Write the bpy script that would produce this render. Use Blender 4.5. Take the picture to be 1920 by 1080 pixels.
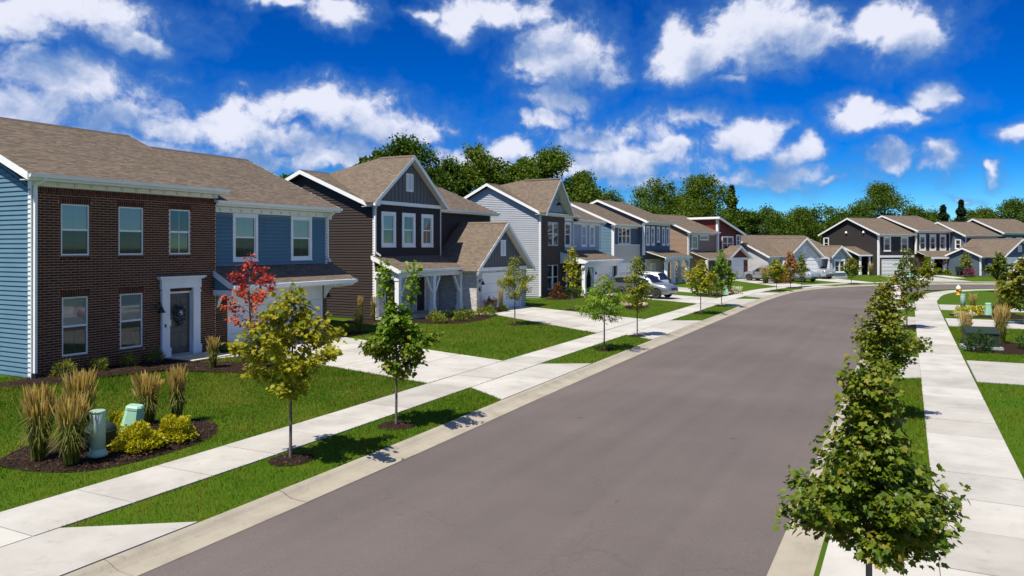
import bpy, math, random
import numpy as np
from mathutils import Vector, Matrix
random.seed(7); rng = np.random.default_rng(7)
R = math.radians
for o in list(bpy.data.objects): bpy.data.objects.remove(o)
sc = bpy.context.scene
COL = sc.collection
# ------------------------------------------------------------------ camera
CAM_H = 4.0
YAW = 27.68
cam = bpy.data.cameras.new('camera'); cam_o = bpy.data.objects.new('camera', cam); COL.objects.link(cam_o)
cam_o.location = (0, 0, CAM_H); cam_o.rotation_euler = (R(90), 0, R(YAW))
cam.sensor_width = 36.0; cam.lens = 36.0*1420/1920; cam.shift_y = -77/1920
cam.clip_start = 0.1; cam.clip_end = 5000
sc.camera = cam_o
sc.render.resolution_x = 1024; sc.render.resolution_y = 576
# ------------------------------------------------------------------ sun, sky, exposure
SUN_EL, SUN_AZ = 60.5, 193.5        # azimuth from +Y towards +X; the sun stands behind the camera
sd = Vector((math.sin(R(SUN_AZ))*math.cos(R(SUN_EL)), math.cos(R(SUN_AZ))*math.cos(R(SUN_EL)), math.sin(R(SUN_EL))))
sun = bpy.data.lights.new('sun', 'SUN'); sun.energy = 4.2; sun.angle = R(0.53); sun.color = (1.0, 0.93, 0.80)
sun_o = bpy.data.objects.new('sun', sun); COL.objects.link(sun_o)
sun_o.rotation_euler = sd.to_track_quat('Z', 'Y').to_euler(); sun_o.location = (-20, -40, 60)
world = bpy.data.worlds.new('World'); sc.world = world; world.use_nodes = True
world.cycles.sampling_method = 'MANUAL'; world.cycles.sample_map_resolution = 256
sc.view_settings.view_transform = 'Standard'; sc.view_settings.look = 'None'
sc.view_settings.exposure = 0.65; sc.view_settings.gamma = 1.0; sc.view_settings.use_curve_mapping = False
SKY_STRENGTH = 0.1
# each cloud lobe: azimuth, height (tangent of elevation), half-widths, strength
CLOUDS = [(-1.0174, 0.2697, 0.1175, 0.0329, 1),
    (-1.063, 0.2551, 0.0688, 0.0348, 1),
    (-0.9355, 0.2394, 0.0376, 0.0194, 1),
    (-1.0121, 0.1903, 0.1051, 0.0344, 0.95),
    (-1.0581, 0.1584, 0.0693, 0.0384, 0.95),
    (-0.9691, 0.1513, 0.0766, 0.0367, 0.85),
    (-1.038, 0.1215, 0.1212, 0.0353, 0.7),
    (-0.8466, 0.1435, 0.0849, 0.0311, 0.95),
    (-0.9007, 0.1339, 0.0607, 0.0304, 0.8),
    (-0.7182, 0.1678, 0.1453, 0.0339, 1),
    (-0.6506, 0.1583, 0.0853, 0.0262, 1),
    (-0.7577, 0.124, 0.1741, 0.0272, 0.8),
    (-0.7964, 0.1038, 0.1252, 0.019, 0.65),
    (-0.7836, 0.3101, 0.0547, 0.0127, 0.9),
    (-0.7082, 0.3055, 0.0484, 0.0275, 1),
    (-0.5043, 0.3154, 0.0788, 0.0299, 1),
    (-0.5535, 0.3042, 0.0314, 0.0232, 1),
    (-0.6023, 0.3098, 0.0273, 0.0132, 0.8),
    (-0.4129, 0.2515, 0.0741, 0.0448, 1.05),
    (-0.4339, 0.2588, 0.0432, 0.0398, 1.05),
    (-0.3536, 0.2311, 0.0294, 0.028, 0.9),
    (-0.4234, 0.1933, 0.0548, 0.0249, 0.9),
    (-0.448, 0.1675, 0.0472, 0.0199, 0.85),
    (-0.371, 0.1491, 0.1375, 0.033, 0.75),
    (-0.4832, 0.1303, 0.0552, 0.0233, 0.8),
    (-0.2817, 0.1263, 0.0672, 0.0195, 0.75),
    (-0.1859, 0.1353, 0.0533, 0.0254, 1),
    (-0.1167, 0.1124, 0.0326, 0.0217, 1),
    (-0.2415, 0.1593, 0.0731, 0.0274, 0.6),
    (-0.3157, 0.0924, 0.2195, 0.018, 0.45),
    (-0.3295, 0.1134, 0.1644, 0.0246, 0.6),
    (-0.1699, 0.282, 0.0902, 0.0459, 1.05),
    (-0.2482, 0.252, 0.0501, 0.0404, 1.05),
    (-0.2682, 0.2773, 0.0314, 0.0325, 1),
    (-0.2021, 0.2659, 0.0644, 0.0479, 1.05),
    (-0.0954, 0.2693, 0.0367, 0.0354, 1),
    (-0.1635, 0.2393, 0.0627, 0.0363, 0.55),
    (-0.2008, 0.2164, 0.0217, 0.0096, 0.8),
    (-0.0167, 0.2547, 0.0588, 0.0371, 1.05),
    (-0.0452, 0.2494, 0.0288, 0.0271, 1),
    (0.0082, 0.244, 0.0332, 0.0308, 1),
    (-0.0423, 0.156, 0.0579, 0.0225, 1),
    (-0.0597, 0.1689, 0.0259, 0.0197, 0.9),
    (0.031, 0.1723, 0.0306, 0.0188, 0.85),
    (0.0, 0.1565, 0.0424, 0.0162, 0.95),
    (-0.0223, 0.1041, 0.0312, 0.0179, 0.95),
    (0.0352, 0.1046, 0.027, 0.0245, 0.9),
    (0.0817, 0.0851, 0.0167, 0.0126, 0.85),
    (0.1016, 0.1239, 0.0195, 0.0166, 0.85),
    (-0.0774, 0.0776, 0.0159, 0.0061, 0.7),
    (0.051, 0.0594, 0.0174, 0.0072, 0.5),
    (-0.0366, 0.0654, 0.0254, 0.009, 0.5),
    (-0.3502, 0.1138, 0.1913, 0.0321, 0.8),
    (-0.5605, 0.1109, 0.1547, 0.0275, 0.75),
    (-0.1509, 0.0852, 0.1568, 0.0184, 0.65),
    (-0.7315, 0.1031, 0.1804, 0.0236, 0.75),
    (-0.9468, 0.109, 0.1307, 0.029, 0.75)]
def build_world():
    nt = world.node_tree; nt.nodes.clear(); N = nt.nodes.new; L = nt.links.new
    out = N('ShaderNodeOutputWorld'); bg = N('ShaderNodeBackground'); bg.inputs[1].default_value = SKY_STRENGTH
    L(bg.outputs[0], out.inputs[0])
    sky = N('ShaderNodeTexSky'); sky.sky_type = 'NISHITA'; sky.sun_disc = False
    sky.sun_elevation = R(SUN_EL); sky.sun_rotation = R(SUN_AZ); sky.air_density = 0.8; sky.dust_density = 0.0; sky.ozone_density = 3.0
    hs = N('ShaderNodeHueSaturation'); hs.inputs['Saturation'].default_value = 1.75; hs.inputs['Value'].default_value = 1.0
    L(sky.outputs[0], hs.inputs['Color'])
    ga = N('ShaderNodeGamma'); ga.inputs[1].default_value = 1.3; L(hs.outputs[0], ga.inputs[0])
    tint = N('ShaderNodeMix'); tint.data_type = 'RGBA'; tint.blend_type = 'MULTIPLY'; tint.inputs[0].default_value = 1.0
    tint.inputs[7].default_value = (0.20, 0.33, 0.44, 1); L(ga.outputs[0], tint.inputs[6])
    # --- cloud field: a group evaluated twice (here, and a little towards the sun)
    g = bpy.data.node_groups.new('cloud_field', 'ShaderNodeTree')
    g.interface.new_socket('P', in_out='INPUT', socket_type='NodeSocketVector')
    g.interface.new_socket('D', in_out='OUTPUT', socket_type='NodeSocketFloat')
    gi = g.nodes.new('NodeGroupInput'); go = g.nodes.new('NodeGroupOutput'); gl = g.links.new
    def gm(op, a, b=None, c=None):
        n = g.nodes.new('ShaderNodeMath'); n.operation = op
        for i, v in enumerate((a, b, c)):
            if v is None: continue
            if isinstance(v, (int, float)): n.inputs[i].default_value = v
            else: gl(v, n.inputs[i])
        return n.outputs[0]
    def noise(src, scale, detail, rough, dist=0.0, col=False):
        n = g.nodes.new('ShaderNodeTexNoise'); n.inputs['Scale'].default_value = scale; n.inputs['Detail'].default_value = detail
        n.inputs['Roughness'].default_value = rough; n.inputs['Distortion'].default_value = dist
        gl(src, n.inputs['Vector']); return n.outputs['Color' if col else 'Fac']
    warp = noise(gi.outputs[0], 9.0, 4.0, 0.6, 0.0, True)
    sub = g.nodes.new('ShaderNodeVectorMath'); sub.operation = 'SUBTRACT'; gl(warp, sub.inputs[0]); sub.inputs[1].default_value = (0.5, 0.5, 0.5)
    mad = g.nodes.new('ShaderNodeVectorMath'); mad.operation = 'MULTIPLY_ADD'; gl(sub.outputs[0], mad.inputs[0])
    mad.inputs[1].default_value = (0.11, 0.085, 0.0); gl(gi.outputs[0], mad.inputs[2])
    acc = None
    for (u, v, ru, rv, st) in CLOUDS:
        m = g.nodes.new('ShaderNodeVectorMath'); m.operation = 'MULTIPLY_ADD'; gl(mad.outputs[0], m.inputs[0])
        m.inputs[1].default_value = (1/ru, 1/rv, 0); m.inputs[2].default_value = (-u/ru, -v/rv, 0)
        ln = g.nodes.new('ShaderNodeVectorMath'); ln.operation = 'LENGTH'; gl(m.outputs[0], ln.inputs[0])
        e = gm('SUBTRACT', st, ln.outputs['Value'])
        acc = e if acc is None else gm('SMOOTH_MAX', acc, e, 0.12)
    fb = noise(gi.outputs[0], 15.0, 7.0, 0.62, 0.2)
    fb2 = noise(mad.outputs[0], 46.0, 6.0, 0.6, 0.2)
    inside = gm('ADD', gm('ADD', gm('MAXIMUM', acc, -2.0), gm('MULTIPLY_ADD', fb, 1.7, -0.82)), gm('MULTIPLY_ADD', fb2, 0.9, -0.45))
    # scattered cumulus goes on over the unseen sky, cover raised for more fill light
    az = g.nodes.new('ShaderNodeSeparateXYZ'); gl(gi.outputs[0], az.inputs[0])
    away = gm('ABSOLUTE', gm('ADD', az.outputs[0], R(YAW)))
    f1 = noise(gi.outputs[0], 3.2, 6.0, 0.55)
    wide = gm('MULTIPLY_ADD', f1, 6.0, -3.1)
    far_w = gm('MULTIPLY_ADD', away, 6.0, -4.2)          # starts beyond the frame's edges
    top_w = gm('MULTIPLY_ADD', az.outputs[1], 8.0, -3.2)
    sel = gm('MINIMUM', gm('MAXIMUM', gm('MAXIMUM', far_w, top_w), 0.0), 1.0)
    mix = gm('ADD', gm('MULTIPLY', inside, gm('SUBTRACT', 1.0, sel)), gm('MULTIPLY', wide, sel))
    gl(mix, go.inputs[0])
    # --- main tree
    tc = N('ShaderNodeTexCoord'); sp = N('ShaderNodeSeparateXYZ'); L(tc.outputs['Generated'], sp.inputs[0])
    def m(op, a, b=None, c=None):
        n = N('ShaderNodeMath'); n.operation = op
        for i, v in enumerate((a, b, c)):
            if v is None: continue
            if isinstance(v, (int, float)): n.inputs[i].default_value = v
            else: L(v, n.inputs[i])
        return n.outputs[0]
    az = m('ARCTAN2', sp.outputs[0], sp.outputs[1])
    hor = m('SQRT', m('ADD', m('MULTIPLY', sp.outputs[0], sp.outputs[0]), m('MULTIPLY', sp.outputs[1], sp.outputs[1])))
    el = m('DIVIDE', sp.outputs[2], m('MAXIMUM', hor, 0.05))
    cb = N('ShaderNodeCombineXYZ'); L(az, cb.inputs[0]); L(el, cb.inputs[1])
    def field(off):
        n = N('ShaderNodeGroup'); n.node_tree = g
        a = N('ShaderNodeVectorMath'); a.operation = 'ADD'; L(cb.outputs[0], a.inputs[0]); a.inputs[1].default_value = off
        L(a.outputs[0], n.inputs[0]); return n.outputs[0]
    d0 = field((0, 0, 0)); d1 = field((-0.030, 0.048, 0)); 
    def ramp(x, a, b):
        r = N('ShaderNodeMapRange'); r.interpolation_type = 'SMOOTHSTEP'; r.inputs[1].default_value = a; r.inputs[2].default_value = b
        L(x, r.inputs[0]); return r.outputs[0]
    up = ramp(sp.outputs[2], 0.0, 0.03)
    alpha = m('MULTIPLY', ramp(d0, -0.12, 0.62), m('MULTIPLY', up, 0.95))
    veil = m('MULTIPLY', ramp(d0, -0.8, 0.3), m('MULTIPLY', up, 0.40))
    shade = m('SUBTRACT', 1.0, m('MULTIPLY', ramp(d1, -0.30, 1.05), 0.95))
    alpha = m('MULTIPLY', alpha, m('MULTIPLY_ADD', shade, 0.22, 0.78))
    lit = m('MULTIPLY', shade, ramp(d0, -0.15, 0.55))
    cc = N('ShaderNodeMix'); cc.data_type = 'RGBA'; L(lit, cc.inputs[0])
    cc.inputs[6].default_value = (1.2, 2.1, 3.9, 1); cc.inputs[7].default_value = (5.4, 5.55, 6.3, 1)
    mv = N('ShaderNodeMix'); mv.data_type = 'RGBA'; L(veil, mv.inputs[0]); L(tint.outputs[2], mv.inputs[6]); mv.inputs[7].default_value = (0.7, 1.7, 3.6, 1)
    mx = N('ShaderNodeMix'); mx.data_type = 'RGBA'; L(alpha, mx.inputs[0]); L(mv.outputs[2], mx.inputs[6]); L(cc.outputs[2], mx.inputs[7])
    L(mx.outputs[2], bg.inputs[0])
build_world()
sc.cycles.max_bounces = 5; sc.cycles.diffuse_bounces = 2; sc.cycles.glossy_bounces = 2; sc.cycles.transmission_bounces = 3; sc.cycles.transparent_max_bounces = 8
sc.cycles.caustics_reflective = False; sc.cycles.caustics_refractive = False
# ------------------------------------------------------------------ helpers
def thing(name, label, cat, loc=(0, 0, 0), rz=0.0, group=None):
    o = bpy.data.objects.new(name, None); COL.objects.link(o); o.location = loc; o.rotation_euler = (0, 0, rz)
    o['label'] = label; o['category'] = cat; o.empty_display_size = 0.2
    if group: o['group'] = group
    return o
def tag(o, label, cat, group=None):
    o['label'] = label; o['category'] = cat
    if group: o['group'] = group
    return o
def struct(o): o['kind'] = 'structure'; return o
def stuff(o): o['kind'] = 'stuff'; return o
def link(name, me, parent=None, loc=None, rz=None):
    o = bpy.data.objects.new(name, me); COL.objects.link(o)
    if parent is not None: o.parent = parent
    if loc is not None: o.location = loc
    if rz is not None: o.rotation_euler = (0, 0, rz)
    return o
class MB:
    def __init__(s): s.v = []; s.f = []; s.t = []; s.tint = 0.0
    def add(s, vs, fs):
        b = len(s.v); s.v.extend(tuple(p) for p in vs); s.t.extend([s.tint]*len(vs))
        s.f.extend(tuple(i+b for i in q) for q in fs); return s
    def quad(s, a, b, c, d): return s.add((a, b, c, d), ((0, 1, 2, 3),))
    def poly(s, pts): return s.add(pts, (tuple(range(len(pts))),))
    def box(s, x0, x1, y0, y1, z0, z1):
        v = [(x, y, z) for z in (z0, z1) for y in (y0, y1) for x in (x0, x1)]
        return s.add(v, ((0, 2, 3, 1), (4, 5, 7, 6), (0, 1, 5, 4), (2, 6, 7, 3), (0, 4, 6, 2), (1, 3, 7, 5)))
    def hexa(s, b, t):   # bottom 4 pts, top 4 pts (same winding ccw from above)
        return s.add(list(b)+list(t), ((3, 2, 1, 0), (4, 5, 6, 7), (0, 1, 5, 4), (1, 2, 6, 5), (2, 3, 7, 6), (3, 0, 4, 7)))
    def prism(s, pts, off):   # polygon extruded by vector
        n = len(pts); off = Vector(off); a = [Vector(p) for p in pts]; b = [p+off for p in a]
        fs = [tuple(range(n)), tuple(range(2*n-1, n-1, -1))]+[(i, i+n, (i+1) % n+n, (i+1) % n) for i in range(n)]
        return s.add([tuple(p) for p in a+b], fs)
    def bar(s, p, q, w, h, up=(0, 0, 1)):   # box beam along p->q; w across, h along up
        p = Vector(p); q = Vector(q); d = (q-p).normalized(); upv = Vector(up); sx = d.cross(upv)
        if sx.length < 1e-4: sx = d.cross(Vector((1, 0, 0)))
        sx.normalize(); uz = sx.cross(d).normalized(); sx = sx*(w/2); uz = uz*(h/2)
        return s.hexa((p-sx-uz, p+sx-uz, q+sx-uz, q-sx-uz), (p-sx+uz, p+sx+uz, q+sx+uz, q-sx+uz))
    def tube(s, pts, rad, n=6, cap=True):
        pts = [Vector(p) for p in pts]; m = len(pts); rad = rad if hasattr(rad, '__len__') else [rad]*m
        b = len(s.v); vs = []; fs = []
        for i, p in enumerate(pts):
            d = (pts[min(i+1, m-1)]-pts[max(i-1, 0)]).normalized(); a = d.cross(Vector((0.31, 0.2, 0.93)))
            if a.length < 0.2: a = d.cross(Vector((1, 0, 0)))
            a.normalize(); c = d.cross(a)
            for k in range(n):
                t = 2*math.pi*k/n; vs.append(tuple(p+(a*math.cos(t)+c*math.sin(t))*rad[i]))
        for i in range(m-1):
            for k in range(n): fs.append((i*n+k, i*n+(k+1) % n, (i+1)*n+(k+1) % n, (i+1)*n+k))
        if cap: fs.append(tuple(range(n-1, -1, -1))); fs.append(tuple(range((m-1)*n, m*n)))
        return s.add(vs, fs)
    def lathe(s, prof, n=16, c=(0, 0, 0)):
        vs = []; fs = []; m = len(prof)
        for r, z in prof:
            for k in range(n):
                t = 2*math.pi*k/n; vs.append((c[0]+r*math.cos(t), c[1]+r*math.sin(t), c[2]+z))
        for i in range(m-1):
            for k in range(n): fs.append((i*n+k, i*n+(k+1) % n, (i+1)*n+(k+1) % n, (i+1)*n+k))
        fs.append(tuple(range((m-1)*n, m*n))); fs.append(tuple(range(n-1, -1, -1)))
        return s.add(vs, fs)
    def mesh(s, name, mat, smooth=False):
        me = bpy.data.meshes.new(name); me.from_pydata(s.v, [], s.f)
        if any(s.t): me.attributes.new('tint', 'FLOAT', 'POINT').data.foreach_set('value', s.t)
        me.materials.append(mat)
        if smooth: me.polygons.foreach_set('use_smooth', [True]*len(me.polygons))
        me.update(); return me
    def build(s, name, mat, parent=None, smooth=False, loc=None, rz=None):
        return link(name, s.mesh(name, mat, smooth), parent, loc, rz)
def np_mesh(name, verts, k, mat, tint=None, smooth=False):
    """verts (M*k,3): M separate k-gons"""
    me = bpy.data.meshes.new(name); n = len(verts); m = n//k
    me.vertices.add(n); me.vertices.foreach_set('co', np.ascontiguousarray(verts, dtype=np.float32).ravel())
    me.loops.add(n); me.loops.foreach_set('vertex_index', np.arange(n, dtype=np.int32))
    me.polygons.add(m); me.polygons.foreach_set('loop_start', np.arange(0, n, k, dtype=np.int32))
    me.update(calc_edges=True); me.validate()
    if tint is not None: me.attributes.new('tint', 'FLOAT', 'POINT').data.foreach_set('value', np.ascontiguousarray(tint, dtype=np.float32))
    me.materials.append(mat); return me
def box(parent, name, mat, x0, x1, y0, y1, z0, z1): return MB().box(x0, x1, y0, y1, z0, z1).build(name, mat, parent)
# ------------------------------------------------------------------ materials
MATS = {}
def mat(name, col, rough=0.7, col2=None, scale=8.0, detail=4.0, bump=0.0, bscale=None, metallic=0.0, spec=0.5, tintcols=None, ramp=(0.3, 0.7), stretch=None, coat=0.0):
    if name in MATS: return MATS[name]
    m = bpy.data.materials.new(name); m.use_nodes = True; nt = m.node_tree; b = nt.nodes['Principled BSDF']; L = nt.links.new; N = nt.nodes.new
    b.inputs['Roughness'].default_value = rough; b.inputs['Metallic'].default_value = metallic; b.inputs['Specular IOR Level'].default_value = spec
    b.inputs['Coat Weight'].default_value = coat
    tc = N('ShaderNodeTexCoord'); src = tc.outputs['Object']
    if stretch:
        mp = N('ShaderNodeMapping'); mp.inputs['Scale'].default_value = stretch; L(src, mp.inputs[0]); src = mp.outputs[0]
    c = None
    if tintcols:
        at = N('ShaderNodeAttribute'); at.attribute_name = 'tint'; oi = N('ShaderNodeObjectInfo')
        ad = N('ShaderNodeMath'); ad.operation = 'ADD'; L(at.outputs['Fac'], ad.inputs[0]); L(oi.outputs['Random'], ad.inputs[1])
        fr = N('ShaderNodeMath'); fr.operation = 'FRACT'; L(ad.outputs[0], fr.inputs[0])
        cr = N('ShaderNodeValToRGB'); L(fr.outputs[0], cr.inputs[0]); e = cr.color_ramp.elements
        for i, cc in enumerate(tintcols):
            p = i/(len(tintcols)-1)
            if i < 2: e[i].position = p if i == 0 else 1.0; e[i].color = (*cc, 1)
            else: e.new((i-1)/(len(tintcols)-1)).color = (*cc, 1)
        c = cr.outputs[0]
    if col2 is not None:
        n = N('ShaderNodeTexNoise'); n.inputs['Scale'].default_value = scale; n.inputs['Detail'].default_value = detail; n.inputs['Roughness'].default_value = 0.6; L(src, n.inputs[0])
        r = N('ShaderNodeMapRange'); r.inputs[1].default_value = ramp[0]; r.inputs[2].default_value = ramp[1]; L(n.outputs[0], r.inputs[0])
        mx = N('ShaderNodeMix'); mx.data_type = 'RGBA'; L(r.outputs[0], mx.inputs[0])
        if c is None: mx.inputs[6].default_value = (*col, 1); mx.inputs[7].default_value = (*col2, 1)
        else: mx.blend_type = 'MULTIPLY'; L(c, mx.inputs[6]); mx.inputs[7].default_value = (*col2, 1)
        c = mx.outputs[2]
    if c is None: b.inputs['Base Color'].default_value = (*col, 1)
    else: L(c, b.inputs['Base Color'])
    if bump:
        n2 = N('ShaderNodeTexNoise'); n2.inputs['Scale'].default_value = bscale or scale*4; n2.inputs['Detail'].default_value = 5; L(src, n2.inputs[0])
        bp = N('ShaderNodeBump'); bp.inputs['Strength'].default_value = bump; bp.inputs['Distance'].default_value = 0.02; L(n2.outputs[0], bp.inputs['Height']); L(bp.outputs[0], b.inputs['Normal'])
    MATS[name] = m; return m
def leaf_mat(name, cols, trans=0.35, rough=0.5, spec=0.3):
    if name in MATS: return MATS[name]
    m = mat(name, cols[0], rough, tintcols=cols, spec=spec); nt = m.node_tree; b = nt.nodes['Principled BSDF']; out = nt.nodes['Material Output']
    tr = nt.nodes.new('ShaderNodeBsdfTranslucent'); src = b.inputs['Base Color'].links[0].from_socket
    g = nt.nodes.new('ShaderNodeMix'); g.data_type = 'RGBA'; g.blend_type = 'MULTIPLY'; g.inputs[0].default_value = 1; nt.links.new(src, g.inputs[6]); g.inputs[7].default_value = (1.25, 1.3, 0.6, 1)
    nt.links.new(g.outputs[2], tr.inputs[0]); mx = nt.nodes.new('ShaderNodeMixShader'); mx.inputs[0].default_value = trans
    nt.links.new(b.outputs[0], mx.inputs[1]); nt.links.new(tr.outputs[0], mx.inputs[2]); nt.links.new(mx.outputs[0], out.inputs[0]); return m
def glass_mat(name, tint=(0.84, 0.90, 0.89), refl=0.10):
    m = bpy.data.materials.new(name); m.use_nodes = True; nt = m.node_tree; nt.nodes.clear(); N = nt.nodes.new; L = nt.links.new
    out = N('ShaderNodeOutputMaterial'); t = N('ShaderNodeBsdfTransparent'); t.inputs[0].default_value = (*tint, 1)
    g = N('ShaderNodeBsdfGlossy'); g.inputs['Roughness'].default_value = 0.03; lw = N('ShaderNodeFresnel'); lw.inputs[0].default_value = 1.5
    ad = N('ShaderNodeMath'); ad.operation = 'ADD'; ad.use_clamp = True; ad.inputs[1].default_value = refl; L(lw.outputs[0], ad.inputs[0])
    mx = N('ShaderNodeMixShader'); L(ad.outputs[0], mx.inputs[0]); L(t.outputs[0], mx.inputs[1]); L(g.outputs[0], mx.inputs[2]); L(mx.outputs[0], out.inputs[0])
    MATS[name] = m; return m
WHITE = mat('white_trim', (0.88, 0.88, 0.87), 0.5, (0.82, 0.83, 0.83), 3.0, bump=0.05)
SOFFIT = mat('soffit', (0.74, 0.73, 0.70), 0.6)
GLASS = glass_mat('window_glass'); ROOM = mat('dark_room_sheet', (0.012, 0.013, 0.014), 0.9)
BLIND = mat('blind', (0.74, 0.76, 0.74), 0.6); SCREEN = glass_mat('insect_screen', (0.42, 0.43, 0.44), 0.0)
CURT = mat('curtain', (0.22, 0.27, 0.24), 0.9, (0.10, 0.13, 0.11), 6, stretch=(6, 6, 0.4))
CONC = mat('concrete', (0.47, 0.445, 0.395), 0.85, (0.38, 0.355, 0.31), 0.9, 8, 0.25, 60)
CONC2 = mat('kerb_concrete', (0.40, 0.360, 0.285), 0.88, (0.31, 0.275, 0.215), 1.3, 8, 0.35, 50)
BLACKM = mat('black_metal', (0.012, 0.012, 0.013), 0.4)
FOUND = mat('foundation', (0.42, 0.41, 0.38), 0.9, (0.34, 0.33, 0.30), 5, bump=0.3)
SHINGLE = mat('shingle', (0.2, 0.15, 0.12), 0.92, (0.86, 0.86, 0.86), 1.2, 6, 0.4, 90, tintcols=[(0.162, 0.126, 0.095), (0.188, 0.148, 0.112), (0.172, 0.134, 0.101), (0.208, 0.164, 0.125), (0.140, 0.109, 0.082)], spec=0.2, ramp=(0.1, 0.6))
RIDGE = mat('ridge_cap', (0.085, 0.062, 0.05), 0.9)
# ------------------------------------------------------------------ ground, road, kerbs, sidewalks
def smooth_line(pts, step=1.0):
    P = [Vector((p[0], p[1])) for p in pts]; out = []
    P = [P[0]*2-P[1]]+P+[P[-1]*2-P[-2]]
    for i in range(1, len(P)-2):
        n = max(2, int((P[i+1]-P[i]).length/0.5))
        for k in range(n):
            t = k/n; a, b, c, d = P[i-1], P[i], P[i+1], P[i+2]
            out.append(0.5*((2*b)+(c-a)*t+(2*a-5*b+4*c-d)*t*t+(3*b-a-3*c+d)*t**3))
    out.append(P[-2])
    res = [out[0]]; acc = 0.0                     # resample at even arc length
    for i in range(1, len(out)):
        seg = (out[i]-out[i-1]).length; pos = 0.0
        while acc+seg-pos >= step:
            pos += step-acc; acc = 0.0; res.append(out[i-1].lerp(out[i], min(1, pos/seg)))
        acc += seg-pos
    return res
OUTER = smooth_line([(-8.2, -12), (-8.33, 8), (-8.70, 20), (-8.98, 32), (-9.2, 45), (-9.4, 58), (-9.15, 68), (-8.2, 75), (-6.0, 81.5), (-3.4, 86), (1.0, 91.2), (8, 95.2), (20, 98.5), (45, 102)], 0.75)
INNER = smooth_line([(-1.5, -12), (-1.53, 8), (-1.55, 55), (-1.25, 65), (-0.4, 72.5), (1.6, 78.5), (5, 83), (10, 86), (20, 89), (46, 92.5)], 0.75)
def offs(line, d, side):
    out = []
    for i, p in enumerate(line):
        t = (line[min(i+1, len(line)-1)]-line[max(i-1, 0)]).normalized(); n = Vector((-t.y, t.x))*side; out.append(p+n*d)
    return out
def ribbon(name, A, B, za, zb, m, parent=None):
    mb = MB(); n = min(len(A), len(B)); vs = []
    for i in range(n): vs += [(A[i].x, A[i].y, za), (B[i].x, B[i].y, zb)]
    return mb.add(vs, [(2*i, 2*i+2, 2*i+3, 2*i+1) for i in range(n-1)]).build(name, m, parent)
OUTn = np.array([(p.x, p.y) for p in OUTER]); INn = np.array([(p.x, p.y) for p in INNER])
def poly_dist(P, line):
    P = np.atleast_2d(np.asarray(P, float)); a = line[:-1]; d = line[1:]-a; L2 = (d**2).sum(1)
    if len(P) < 400:
        t = np.clip(((P[:, None, :]-a[None])*d[None]).sum(2)/L2, 0, 1); q = a[None]+t[..., None]*d[None]; return np.sqrt(((P[:, None, :]-q)**2).sum(2).min(1))
    best = np.full(len(P), 1e9)
    for i in range(len(a)):
        t = np.clip(((P-a[i])*d[i]).sum(1)/L2[i], 0, 1); q = a[i]+t[:, None]*d[i]; best = np.minimum(best, ((P-q)**2).sum(1))
    return np.sqrt(best)
HP = ([0, 0.55, 2.05, 3.4, 6, 10, 12.5, 20, 45, 90], [0, 0.10, 0.125, 0.125, 0.17, 0.25, 0.30, 0.36, 0.40, 0.10])
def HL(off): return np.interp(off, *HP)
def hz(x, y): return float(HL(poly_dist([(x, y)], OUTn))[0])      # height of the yards on the houses' side
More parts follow.
